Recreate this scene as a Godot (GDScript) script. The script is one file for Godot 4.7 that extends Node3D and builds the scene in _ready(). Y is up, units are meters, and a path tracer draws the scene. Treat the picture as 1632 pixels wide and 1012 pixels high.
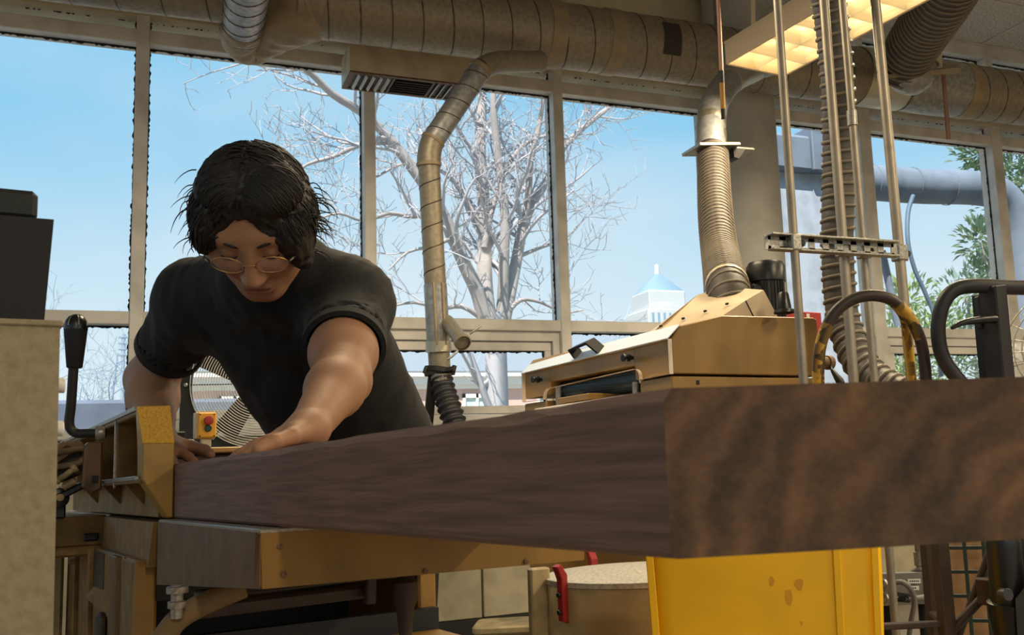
extends Node3D
# A woodworking shop: a young man guides a thick walnut plank over a jointer in front of a tall window wall.

const TURN := 0.14843   # the machines stand a little askew to the window wall
var taken := {}
var M := {}
var rng := RandomNumberGenerator.new()
const LAMP_POWER := 5.8
const HEAD_PITCH := 0.78
const HEAD_ROLL := 0.0


# ---------- scene bookkeeping ----------
func numbered(called: String) -> String:
	taken[called] = taken.get(called, -1) + 1
	return called if taken[called] == 0 else "%s_%03d" % [called, taken[called]]


func thing(called: String, label: String, category: String, at := Vector3.ZERO, turn := 0.0, group := "") -> Node3D:
	var o := Node3D.new()
	o.name = numbered(called)
	add_child(o)
	o.position = at
	o.rotation.y = turn
	o.set_meta("label", label)
	o.set_meta("category", category)
	if group:
		o.set_meta("group", group)
	return o


func structure(called: String, at := Vector3.ZERO) -> Node3D:
	var o := Node3D.new()
	o.name = called
	add_child(o)
	o.position = at
	o.set_meta("kind", "structure")
	return o


func tag(o: Node3D, label: String, category: String, group := "") -> Node3D:
	o.set_meta("label", label)
	o.set_meta("category", category)
	if group:
		o.set_meta("group", group)
	return o


func st() -> SurfaceTool:
	var s := SurfaceTool.new()
	s.begin(Mesh.PRIMITIVE_TRIANGLES)
	s.set_smooth_group(-1)
	return s


func part(parent: Node3D, called: String, s: SurfaceTool, m: Material, label := "", stuff := false, normals := true) -> MeshInstance3D:
	if normals:
		s.generate_normals()
	var o := MeshInstance3D.new()
	o.name = called if parent != self else numbered(called)
	o.mesh = s.commit()
	o.mesh.surface_set_material(0, m)
	parent.add_child(o, true)
	if label:
		o.set_meta("label", label)
	if stuff:
		o.set_meta("kind", "stuff")
	return o


func again(parent: Node3D, called: String, mesh: Mesh, where: Transform3D) -> MeshInstance3D:
	var o := MeshInstance3D.new()
	o.name = called
	o.mesh = mesh
	o.transform = where
	parent.add_child(o, true)
	return o


# ---------- shapes ----------
func tri(s: SurfaceTool, a: Vector3, b: Vector3, c: Vector3) -> void:   # counter-clockwise seen from outside
	s.add_vertex(a)
	s.add_vertex(c)
	s.add_vertex(b)


func quad(s: SurfaceTool, a: Vector3, b: Vector3, c: Vector3, d: Vector3) -> void:
	tri(s, a, b, c)
	tri(s, a, c, d)


func poly(s: SurfaceTool, p: Array, inside: Vector3) -> void:   # a convex face, wound away from a point inside
	var n: Vector3 = (p[1] - p[0]).cross(p[2] - p[0])
	var mid := Vector3.ZERO
	for v in p:
		mid += v / p.size()
	for i in range(1, p.size() - 1):
		if n.dot(mid - inside) > 0:
			tri(s, p[0], p[i], p[i + 1])
		else:
			tri(s, p[0], p[i + 1], p[i])


func box(s: SurfaceTool, at: Vector3, size: Vector3, b := 0.003, x := Transform3D.IDENTITY) -> void:   # centre, size, chamfer
	var h := size / 2.0
	b = minf(b, minf(h.x, minf(h.y, h.z)) * 0.45)
	var f := func(g: Vector3, a: int) -> Vector3:
		var c := Vector3.ZERO
		for k in 3:
			c[k] = g[k] * (h[k] - (0.0 if k == a else b))
		return x * (at + c)
	var mid := x * at
	for a in 3:
		for g in [-1.0, 1.0]:
			var e := []
			for q in [[-1, -1], [1, -1], [1, 1], [-1, 1]]:
				var v := Vector3.ZERO
				v[a] = g
				v[(a + 1) % 3] = q[0]
				v[(a + 2) % 3] = q[1]
				e.append(f.call(v, a))
			poly(s, e, mid)
	for c in 3:
		for q in [[-1, -1], [1, -1], [1, 1], [-1, 1]]:
			var v := Vector3.ZERO
			v[(c + 1) % 3] = q[0]
			v[(c + 2) % 3] = q[1]
			v[c] = -1
			var w := v
			w[c] = 1
			poly(s, [f.call(v, (c + 1) % 3), f.call(v, (c + 2) % 3), f.call(w, (c + 2) % 3), f.call(w, (c + 1) % 3)], mid)
	for i in 8:
		var v := Vector3(1 if i & 1 else -1, 1 if i & 2 else -1, 1 if i & 4 else -1)
		poly(s, [f.call(v, 0), f.call(v, 1), f.call(v, 2)], mid)


func span(s: SurfaceTool, lo: Vector3, hi: Vector3, b := 0.003, x := Transform3D.IDENTITY) -> void:
	box(s, (lo + hi) / 2.0, hi - lo, b, x)


func hexa(s: SurfaceTool, p: Array) -> void:   # eight corners: four below in a ring, four above in the same order
	var mid := Vector3.ZERO
	for v in p:
		mid += v / 8.0
	poly(s, [p[0], p[1], p[2], p[3]], mid)
	poly(s, [p[4], p[5], p[6], p[7]], mid)
	for i in 4:
		var j := (i + 1) % 4
		poly(s, [p[i], p[j], p[4 + j], p[4 + i]], mid)


func bar(s: SurfaceTool, a: Vector3, b: Vector3, w: float, h: float, up := Vector3.UP, bevel := 0.002) -> void:   # a square bar from a to b
	var z := (b - a).normalized()
	var sx := up.cross(z).normalized()
	if sx.length() < 0.5:
		sx = Vector3.RIGHT.cross(z).normalized()
	var y := z.cross(sx)
	box(s, Vector3.ZERO, Vector3(w, h, a.distance_to(b)), bevel, Transform3D(Basis(sx, y, z), (a + b) / 2.0))


func prism(s: SurfaceTool, p: PackedVector2Array, d0: float, d1: float, x := Transform3D.IDENTITY, bevel := 0.0, smooth := false) -> void:   # outline in x and y, thickness along z
	if Geometry2D.is_polygon_clockwise(p):
		p.reverse()
	var n := p.size()
	var inner := PackedVector2Array()
	for i in n:
		var a := (p[i] - p[(i + n - 1) % n]).normalized()
		var b := (p[(i + 1) % n] - p[i]).normalized()
		var m := Vector2(-(a.y + b.y), a.x + b.x)
		var l := m.length()
		m = m / l if l > 0.01 else Vector2(-a.y, a.x)
		inner.append(p[i] + m * bevel / maxf(0.35, l / 2.0))
	var ix := Geometry2D.triangulate_polygon(inner)
	for e in [[d1, 1.0], [d0, -1.0]]:
		for t in range(0, ix.size(), 3):
			var v := [inner[ix[t]], inner[ix[t + 1]], inner[ix[t + 2]]]
			var ccw: bool = (v[1] - v[0]).cross(v[2] - v[0]) > 0
			var a: Array = v.map(func(q): return x * Vector3(q.x, q.y, e[0]))
			if ccw == (e[1] > 0):
				tri(s, a[0], a[1], a[2])
			else:
				tri(s, a[0], a[2], a[1])
	if smooth:
		s.set_smooth_group(5)
	for i in n:
		var j := (i + 1) % n
		var z0 := d0 + bevel
		var z1 := d1 - bevel
		quad(s, x * Vector3(p[i].x, p[i].y, z0), x * Vector3(p[j].x, p[j].y, z0), x * Vector3(p[j].x, p[j].y, z1), x * Vector3(p[i].x, p[i].y, z1))
		if bevel > 0.0:
			quad(s, x * Vector3(p[i].x, p[i].y, z1), x * Vector3(p[j].x, p[j].y, z1), x * Vector3(inner[j].x, inner[j].y, d1), x * Vector3(inner[i].x, inner[i].y, d1))
			quad(s, x * Vector3(inner[i].x, inner[i].y, d0), x * Vector3(inner[j].x, inner[j].y, d0), x * Vector3(p[j].x, p[j].y, z0), x * Vector3(p[i].x, p[i].y, z0))
	s.set_smooth_group(-1)


func spline(p: Array, each := 8, closed := false) -> PackedVector3Array:   # Catmull-Rom
	var out := PackedVector3Array()
	var n := p.size()
	for i in (n if closed else n - 1):
		var a: Vector3 = p[(i + n - 1) % n] if closed else p[maxi(i - 1, 0)]
		var b: Vector3 = p[i]
		var c: Vector3 = p[(i + 1) % n]
		var d: Vector3 = p[(i + 2) % n] if closed else p[mini(i + 2, n - 1)]
		for k in each:
			out.append(b.cubic_interpolate(c, a, d, float(k) / each))
	if not closed:
		out.append(p[n - 1])
	return out


func resample(p: PackedVector3Array, step: float) -> PackedVector3Array:
	var out := PackedVector3Array([p[0]])
	var left := step
	for i in p.size() - 1:
		var l := p[i].distance_to(p[i + 1])
		var t := left
		while t < l:
			out.append(p[i].lerp(p[i + 1], t / l))
			t += step
		left = t - l
	out.append(p[p.size() - 1])
	return out


func frames(p: PackedVector3Array, closed := false) -> Array:   # a basis at every point, turned as little as possible
	var out := []
	var n := p.size()
	var side := Vector3.ZERO
	for i in n:
		var t: Vector3
		if closed:
			t = (p[(i + 1) % n] - p[(i + n - 1) % n]).normalized()
		else:
			t = (p[mini(i + 1, n - 1)] - p[maxi(i - 1, 0)]).normalized()
		if i == 0:
			side = t.cross(Vector3.UP if absf(t.y) < 0.9 else Vector3.RIGHT).normalized()
		side = (side - t * side.dot(t)).normalized()
		out.append(Basis(side, t.cross(side), t))
	return out


func tube(s: SurfaceTool, p: PackedVector3Array, r, n := 12, caps := true, closed := false, flat := 1.0, wob = null) -> void:   # r: a number or one radius per point
	var f := frames(p, closed)
	var rings := []
	for i in p.size():
		var ring := PackedVector3Array()
		var ri: float = r[i] if r is Array or r is PackedFloat32Array else r
		for k in n:
			var a := TAU * k / n
			var q := ri
			if wob:
				q = ri * wob.call(float(i), a)
			ring.append(p[i] + f[i].x * cos(a) * q + f[i].y * sin(a) * q * flat)
		rings.append(ring)
	s.set_smooth_group(1)
	var m := p.size()
	for i in (m if closed else m - 1):
		var a: PackedVector3Array = rings[i]
		var b: PackedVector3Array = rings[(i + 1) % m]
		for k in n:
			var l := (k + 1) % n
			quad(s, a[k], a[l], b[l], b[k])
	s.set_smooth_group(-1)
	if caps and not closed:
		for k in range(1, n - 1):
			tri(s, rings[0][0], rings[0][k + 1], rings[0][k])
			tri(s, rings[m - 1][0], rings[m - 1][k], rings[m - 1][k + 1])


func pipe(s: SurfaceTool, a: Vector3, b: Vector3, r: float, n := 14, caps := true) -> void:
	tube(s, PackedVector3Array([a, b]), r, n, caps)


func hose(s: SurfaceTool, path: PackedVector3Array, r: float, pitch: float, deep: float, n := 20) -> void:   # corrugated: rounded ribs with narrow grooves
	var p := resample(path, pitch / 6.0)
	var rr := PackedFloat32Array()
	for i in p.size():
		var t := fmod(i / 6.0, 1.0)
		rr.append(r - deep * pow(absf(cos(PI * t)), 1.6))
	tube(s, p, rr, n)


func wire_hose(parent: Node3D, path: PackedVector3Array, r: float, pitch: float, m: Material, rib_m: Material, ridge := 0.0045, n := 22) -> void:   # smooth wall between the turns of a raised wire
	var p := resample(path, pitch / 4.0)
	var rr := PackedFloat32Array()
	for i in p.size():
		rr.append(r - ridge * 0.9 - 0.35 * ridge * absf(sin(PI * i / 4.0)))
	var s := st()
	tube(s, p, rr, n)
	part(parent, "flexible_hose", s, m)
	var q := PackedVector3Array()
	p = resample(path, pitch / 16.0)
	var f := frames(p)
	for i in p.size():
		var a := TAU * i / 16.0
		q.append(p[i] + (f[i].x * cos(a) + f[i].y * sin(a)) * (r - ridge))
	s = st()
	tube(s, q, ridge, 6)
	part(parent, "wire_rib", s, rib_m)


func lathe(s: SurfaceTool, prof: Array, n := 20, x := Transform3D.IDENTITY) -> void:   # (radius, height) from below to above; turns round y
	var group := 1
	for i in prof.size() - 1:
		if i > 0:
			var d0: Vector2 = (prof[i] - prof[i - 1]).normalized()
			var d1: Vector2 = (prof[i + 1] - prof[i]).normalized()
			if d0.dot(d1) < 0.8:
				group += 1
		s.set_smooth_group(group)
		for k in n:
			var a := TAU * k / n
			var b := TAU * (k + 1) / n
			if k == n - 1:
				b = 0.0
			var u := Vector3(cos(a), 0, -sin(a))
			var v := Vector3(cos(b), 0, -sin(b))
			var lo: Vector2 = prof[i]
			var hi: Vector2 = prof[i + 1]
			var A := x * (u * lo.x + Vector3.UP * lo.y)
			var B := x * (v * lo.x + Vector3.UP * lo.y)
			var C := x * (v * hi.x + Vector3.UP * hi.y)
			var D := x * (u * hi.x + Vector3.UP * hi.y)
			if lo.x > 1e-5:
				tri(s, A, B, C)
			if hi.x > 1e-5:
				tri(s, A, C, D)
	s.set_smooth_group(-1)


func along(a: Vector3, b: Vector3) -> Transform3D:   # y axis from a towards b
	var y := (b - a).normalized()
	var xx := y.cross(Vector3.UP if absf(y.y) < 0.9 else Vector3.RIGHT).normalized()
	return Transform3D(Basis(xx, y, xx.cross(y)), a)


func bolt(s: SurfaceTool, at: Vector3, dir: Vector3, r: float, h: float, n := 6) -> void:
	lathe(s, [Vector2(r, 0), Vector2(r, h * 0.85), Vector2(r * 0.85, h), Vector2(0, h)], n, along(at, at + dir))


func rounded(w: float, h: float, r: float, n := 5) -> PackedVector2Array:   # a rectangle with round corners about the origin
	var p := PackedVector2Array()
	for q in 4:
		var c := Vector2((w / 2 - r) * (1 if q == 0 or q == 3 else -1), (h / 2 - r) * (1 if q < 2 else -1))
		for k in n + 1:
			p.append(c + Vector2.from_angle(PI / 2 * (q + float(k) / n)) * r)
	return p


# ---------- materials ----------
func noise(kind: int, freq: float, oct := 4, sd := 1) -> FastNoiseLite:
	var n := FastNoiseLite.new()
	n.noise_type = kind
	n.frequency = freq
	n.fractal_octaves = oct
	n.seed = sd
	return n


func noise_tex(freq: float, lo: float, hi: float, size := 512, oct := 5, sd := 1, mid := 0.5) -> NoiseTexture2D:   # seamless brightness variation round 1
	var t := NoiseTexture2D.new()
	t.width = size
	t.height = size
	t.seamless = true
	t.noise = noise(FastNoiseLite.TYPE_SIMPLEX_SMOOTH, freq, oct, sd)
	var g := Gradient.new()
	g.offsets = PackedFloat32Array([0.0, mid, 1.0])
	g.colors = PackedColorArray([Color(lo, lo, lo), Color((lo + hi) / 2, (lo + hi) / 2, (lo + hi) / 2), Color(hi, hi, hi)])
	t.color_ramp = g
	return t


func mat(called: String, c: Color, rough := 0.6, metal := 0.0, grain: Texture2D = null, scale := 1.0, bump: Texture2D = null, deep := 0.0, bump_scale := 1.0) -> StandardMaterial3D:
	var m := StandardMaterial3D.new()
	m.resource_name = called
	m.albedo_color = c
	m.roughness = rough
	m.metallic = metal
	if grain or bump:
		m.uv1_triplanar = true
		m.uv1_scale = Vector3.ONE * scale
	if grain:
		m.albedo_texture = grain
	if bump:
		m.heightmap_enabled = true
		m.heightmap_texture = bump
		m.heightmap_scale = deep
	M[called] = m
	return m



func _ready() -> void:
	rng.seed = 7
	camera_and_light()
	materials()
	room()
	windows()
	outdoors()
	ducts()
	fittings()
	planer()
	hoses_and_conduits()
	right_side()
	jointer()
	foreground()
	back_machines()
	person()


func camera_and_light() -> void:
	var cam := Camera3D.new()
	cam.name = "camera"
	add_child(cam)
	cam.transform = Transform3D(Basis(Vector3(0.9091, -0.0443, 0.4143), Vector3(-0.0207, 0.9883, 0.1512), Vector3(-0.4161, -0.146, 0.8975)), Vector3(0, 0.95, 0))
	var lens := CameraAttributesPhysical.new()   # the phone's lens: near things a little soft
	lens.frustum_near = 0.05
	lens.frustum_far = 400.0
	lens.frustum_focal_length = 5.0
	lens.frustum_focus_distance = 2.0
	lens.exposure_aperture = 3.2
	cam.attributes = lens
	cam.projection = Camera3D.PROJECTION_FRUSTUM
	cam.near = 0.05
	cam.far = 400.0
	cam.size = 0.05 * 2.0 * 0.31
	cam.frustum_offset = Vector2(0.05 * -0.1036, 0.0)
	cam.current = true

	var sky := Sky.new()
	var pano := PanoramaSkyMaterial.new()
	pano.panorama = sky_picture()
	sky.sky_material = pano
	var env := Environment.new()
	env.background_mode = Environment.BG_SKY
	env.sky = sky
	env.background_energy_multiplier = 1.0
	env.tonemap_mode = Environment.TONE_MAPPER_LINEAR
	env.tonemap_exposure = 1.0
	env.sdfgi_enabled = true
	env.ssao_enabled = true
	env.ssil_enabled = true
	var we := WorldEnvironment.new()
	we.name = "world_environment"
	we.environment = env
	add_child(we)

	var sun := DirectionalLight3D.new()   # high, from behind the building: it lights the yard only
	sun.name = "sun"
	add_child(sun)
	sun.look_at_from_position(Vector3(-2.5, 6.5, 3.5), Vector3.ZERO)
	sun.light_color = Color(1.0, 0.96, 0.9)
	sun.light_energy = 2.6
	sun.light_angular_distance = 0.53
	sun.sky_mode = DirectionalLight3D.SKY_MODE_LIGHT_ONLY
	sun.shadow_enabled = true


func sky_picture() -> ImageTexture:   # blue air, paler towards the horizon, with thin veils of cloud
	var w := 1400
	var h := 700
	var im := Image.create(w, h, false, Image.FORMAT_RGBF)
	var veil := noise(FastNoiseLite.TYPE_SIMPLEX_SMOOTH, 1.0, 5, 11)
	var wisp := noise(FastNoiseLite.TYPE_SIMPLEX_SMOOTH, 2.4, 5, 5)
	var low := Color(0.77, 0.91, 0.98)
	var mid := Color(0.19, 0.60, 0.92)
	var top := Color(0.13, 0.38, 0.72)
	for y in h:
		var up := PI * (0.5 - (y + 0.5) / h)
		var base := low.lerp(mid, smoothstep(0.05, 0.42, up)).lerp(top, smoothstep(0.46, 1.4, up))
		if up < 0.0:
			im.fill_rect(Rect2i(0, y, w, 1), Color(0.5, 0.52, 0.5))
			continue
		for x in w:
			var a := TAU * (x + 0.5) / w
			var d := Vector3(cos(a) * cos(up), sin(up) * 2.2, sin(a) * cos(up))
			var v := smoothstep(-0.25, 0.55, veil.get_noise_3dv(d * 1.3) + 0.45 * wisp.get_noise_3dv(d))
			im.set_pixel(x, y, base.lerp(Color(0.84, 0.93, 0.98), v * 0.42))
	return ImageTexture.create_from_image(im)


func materials() -> void:
	var blotch := noise_tex(0.006, 0.86, 1.08, 512, 5, 3)
	var speck := noise_tex(0.05, 0.7, 1.15, 512, 4, 4)
	var fine := noise_tex(0.12, 0.5, 1.0, 512, 3, 5)
	M["t_blotch"] = blotch
	# room
	mat("frame", Color(0.88, 0.86, 0.83), 0.5, 0.0, blotch, 1.0)
	mat("wall", Color(0.80, 0.75, 0.62), 0.8, 0.0, blotch, 0.7)
	mat("panel", Color(0.68, 0.64, 0.54), 0.7, 0.0, blotch, 1.3)
	mat("soffit", Color(0.76, 0.73, 0.68), 0.8, 0.0, blotch, 0.5)
	mat("tile", Color(0.92, 0.91, 0.90), 0.9, 0.0, speck, 2.0)
	mat("floor", Color(0.54, 0.51, 0.47), 0.7, 0.0, blotch, 0.4)
	mat("dark_base", Color(0.09, 0.09, 0.10), 0.6, 0.0, blotch, 2.0)
	mat("column", Color(0.72, 0.71, 0.68), 0.75, 0.0, blotch, 0.8)
	mat("gasket", Color(0.05, 0.05, 0.06), 0.8)
	var g := mat("glass", Color(0.93, 0.97, 1.0, 0.03), 0.02)
	g.metallic_specular = 0.08
	g.transparency = BaseMaterial3D.TRANSPARENCY_ALPHA
	# ducts
	mat("galv", Color(0.60, 0.56, 0.49), 0.5, 0.45, noise_tex(0.035, 0.82, 1.08, 512, 5, 8), 1.6)
	mat("galv_clean", Color(0.66, 0.66, 0.66), 0.42, 0.5, noise_tex(0.03, 0.7, 1.1, 512, 4, 9), 1.6)
	mat("seam", Color(0.34, 0.32, 0.29), 0.45, 0.7)
	mat("foil", Color(0.80, 0.77, 0.70), 0.28, 0.9, null, 6.0, fine, 0.25)
	mat("patch", Color(0.26, 0.24, 0.21), 0.6, 0.3, speck, 6.0)
	mat("tape", Color(0.62, 0.55, 0.44), 0.55, 0.2, blotch, 3.0)
	mat("hose", Color(0.26, 0.23, 0.20), 0.6, 0.0, blotch, 3.0)
	mat("hose_dark", Color(0.13, 0.13, 0.14), 0.55, 0.0, blotch, 3.0)
	mat("zinc", Color(0.66, 0.64, 0.60), 0.4, 0.7, speck, 4.0)
	mat("conduit", Color(0.60, 0.56, 0.50), 0.45, 0.55, blotch, 3.0)
	mat("copper", Color(0.60, 0.46, 0.38), 0.45, 0.4)
	mat("steel_dark", Color(0.16, 0.14, 0.13), 0.5, 0.3, blotch, 3.0)
	mat("black", Color(0.045, 0.045, 0.05), 0.5)
	mat("black_rough", Color(0.07, 0.072, 0.08), 0.75, 0.0, speck, 5.0)
	mat("black_satin", Color(0.06, 0.065, 0.07), 0.35)
	# machines
	mat("cream", Color(0.80, 0.74, 0.62), 0.45, 0.0, blotch, 1.5)
	mat("planer_tan", Color(0.62, 0.48, 0.26), 0.42, 0.0, blotch, 1.2)
	mat("polished", Color(0.98, 0.91, 0.82), 0.3, 0.12, blotch, 2.0)
	mat("ochre", Color(0.56, 0.41, 0.16), 0.5, 0.0, blotch, 2.5)
	mat("ochre_cast", Color(0.78, 0.60, 0.25), 0.32, 0.1, speck, 9.0, speck, 0.12)
	mat("ochre_dirty", Color(0.54, 0.40, 0.20), 0.6, 0.0, noise_tex(0.012, 0.74, 1.08, 512, 5, 21), 3.0)
	mat("iron", Color(0.43, 0.32, 0.22), 0.5, 0.2, noise_tex(0.012, 0.8, 1.08, 512, 5, 22), 2.5)
	mat("iron_edge", Color(0.66, 0.63, 0.60), 0.4, 0.6, speck, 6.0)
	mat("beige_cast", Color(0.66, 0.56, 0.40), 0.6, 0.0, blotch, 3.0)
	mat("machine_grey", Color(0.57, 0.51, 0.40), 0.75, 0.0, noise_tex(0.03, 0.88, 1.05, 512, 4, 61), 5.0, speck, 0.06)
	mat("drum", Color(0.72, 0.64, 0.48), 0.5, 0.0, noise_tex(0.01, 0.78, 1.08, 512, 4, 23), 1.8)
	mat("drum_top", Color(0.80, 0.78, 0.74), 0.6, 0.0, speck, 3.0)
	mat("red", Color(0.62, 0.13, 0.13), 0.45)
	mat("pink_red", Color(0.80, 0.45, 0.45), 0.5)
	mat("green", Color(0.06, 0.24, 0.16), 0.45)
	mat("yellow_box", Color(0.86, 0.62, 0.12), 0.45)
	mat("yellow_bin", Color(1.0, 0.76, 0.04), 0.42, 0.0, noise_tex(0.008, 0.93, 1.02, 512, 3, 24), 1.0)
	mat("bin_stain", Color(0.84, 0.58, 0.06), 0.6)
	mat("white", Color(0.85, 0.85, 0.83), 0.5)
	mat("rack_brown", Color(0.24, 0.18, 0.15), 0.55, 0.1, blotch, 4.0)
	mat("jack_grey", Color(0.19, 0.18, 0.18), 0.45, 0.15, blotch, 4.0)
	mat("cardboard", Color(0.62, 0.48, 0.34), 0.9, 0.0, blotch, 2.0)
	mat("green_coat", Color(0.05, 0.13, 0.10), 0.5)
	mat("grey_box", Color(0.45, 0.44, 0.42), 0.5, 0.1)
	mat("cable", Color(0.42, 0.40, 0.38), 0.55)
	mat("sawdust", Color(0.45, 0.33, 0.22), 1.0, 0.0, fine, 4.0)
	var y := mat("worn_yellow", Color(0.80, 0.62, 0.20), 0.5, 0.0, noise_tex(0.012, 0.0, 1.0, 512, 5, 31), 2.6)
	var ramp := Gradient.new()
	ramp.interpolation_mode = Gradient.GRADIENT_INTERPOLATE_CONSTANT
	ramp.offsets = PackedFloat32Array([0.0, 0.50, 0.53])
	ramp.colors = PackedColorArray([Color(0.22, 0.2, 0.25), Color(0.42, 0.34, 0.3), Color(1, 1, 1)])
	(y.albedo_texture as NoiseTexture2D).color_ramp = ramp
	# outdoors
	mat("bark", Color(0.68, 0.66, 0.66), 0.9, 0.0, blotch, 0.6)
	mat("twig", Color(0.72, 0.72, 0.75), 0.9)
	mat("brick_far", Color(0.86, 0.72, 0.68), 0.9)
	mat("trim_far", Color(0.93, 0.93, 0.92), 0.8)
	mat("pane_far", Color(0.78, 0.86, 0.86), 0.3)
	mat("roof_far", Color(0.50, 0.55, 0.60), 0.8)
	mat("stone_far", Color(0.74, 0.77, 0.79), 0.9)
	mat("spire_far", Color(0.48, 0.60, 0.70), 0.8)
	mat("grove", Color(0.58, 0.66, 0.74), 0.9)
	mat("leaf", Color(0.30, 0.42, 0.34), 0.6)
	mat("leaf_pale", Color(0.50, 0.60, 0.36), 0.7)
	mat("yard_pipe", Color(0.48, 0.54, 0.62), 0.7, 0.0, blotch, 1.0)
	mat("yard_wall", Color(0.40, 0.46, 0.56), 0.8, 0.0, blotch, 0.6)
	mat("ground", Color(0.55, 0.54, 0.50), 0.95, 0.0, blotch, 0.1)
	mat("lamp_body", Color(0.80, 0.72, 0.60), 0.5)
	mat("lamp_louvre", Color(0.92, 0.88, 0.78), 0.35)
	var lt := mat("lamp_tube", Color(1, 0.97, 0.85), 0.5)
	lt.emission_enabled = true
	lt.emission = Color(1.0, 0.93, 0.74)
	lt.emission_energy_multiplier = 13.0
	mat("roller", Color(0.16, 0.22, 0.25), 0.35, 0.5)
	mat("hood", Color(0.82, 0.74, 0.62), 0.4, 0.0, blotch, 1.2)
	mat("hose_ribbed", Color(0.30, 0.28, 0.26), 0.55, 0.0, blotch, 3.0)
	mat("dark_green", Color(0.06, 0.085, 0.08), 0.7, 0.0, speck, 4.0)
	var wl := mat("walnut", Color(0.50, 0.37, 0.315), 0.7, 0.0, noise_tex(0.02, 0.76, 1.1, 512, 5, 51), 1.0)
	wl.uv1_scale = Vector3(13.0, 13.0, 0.55)
	wl.heightmap_enabled = true
	wl.heightmap_texture = speck
	wl.heightmap_scale = 0.05
	var we := mat("walnut_end", Color(1, 1, 1), 0.8)
	we.albedo_texture = walnut_end_picture()
	var sk := mat("skin", Color(1, 1, 1), 0.62)
	sk.vertex_color_use_as_albedo = true
	sk.subsurf_scatter_enabled = true
	sk.subsurf_scatter_strength = 0.12
	mat("shirt", Color(0.030, 0.036, 0.05), 0.85, 0.0, speck, 10.0)
	M.shirt.rim_enabled = true
	M.shirt.rim = 0.25
	mat("denim", Color(0.05, 0.055, 0.07), 0.85)
	mat("hair", Color(0.085, 0.065, 0.055), 0.6)
	mat("gold_wire", Color(0.78, 0.62, 0.42), 0.3, 0.9)
	var ln := mat("lens", Color(0.9, 0.92, 1.0, 0.06), 0.05)
	ln.transparency = BaseMaterial3D.TRANSPARENCY_ALPHA
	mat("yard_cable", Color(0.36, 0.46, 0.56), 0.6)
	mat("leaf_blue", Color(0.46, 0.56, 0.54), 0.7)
	for k in ["leaf", "leaf_pale", "leaf_blue"]:
		M[k].backlight_enabled = true
		M[k].backlight = Color(0.5, 0.55, 0.4)
	mat("hose_rib", Color(0.46, 0.42, 0.36), 0.6, 0.0, blotch, 3.0)
	mat("dusty_arm", Color(0.50, 0.40, 0.28), 0.7, 0.0, blotch, 3.0)
	mat("bevel", Color(0.92, 0.95, 1.0), 0.4, 0.3)
	mat("ochre_smooth", Color(0.62, 0.47, 0.19), 0.4, 0.0, blotch, 4.0)
	mat("worn_metal", Color(0.25, 0.21, 0.19), 0.45, 0.3, blotch, 5.0)
	mat("yard_panel", Color(0.70, 0.76, 0.84), 0.7, 0.0, blotch, 1.0)



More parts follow.
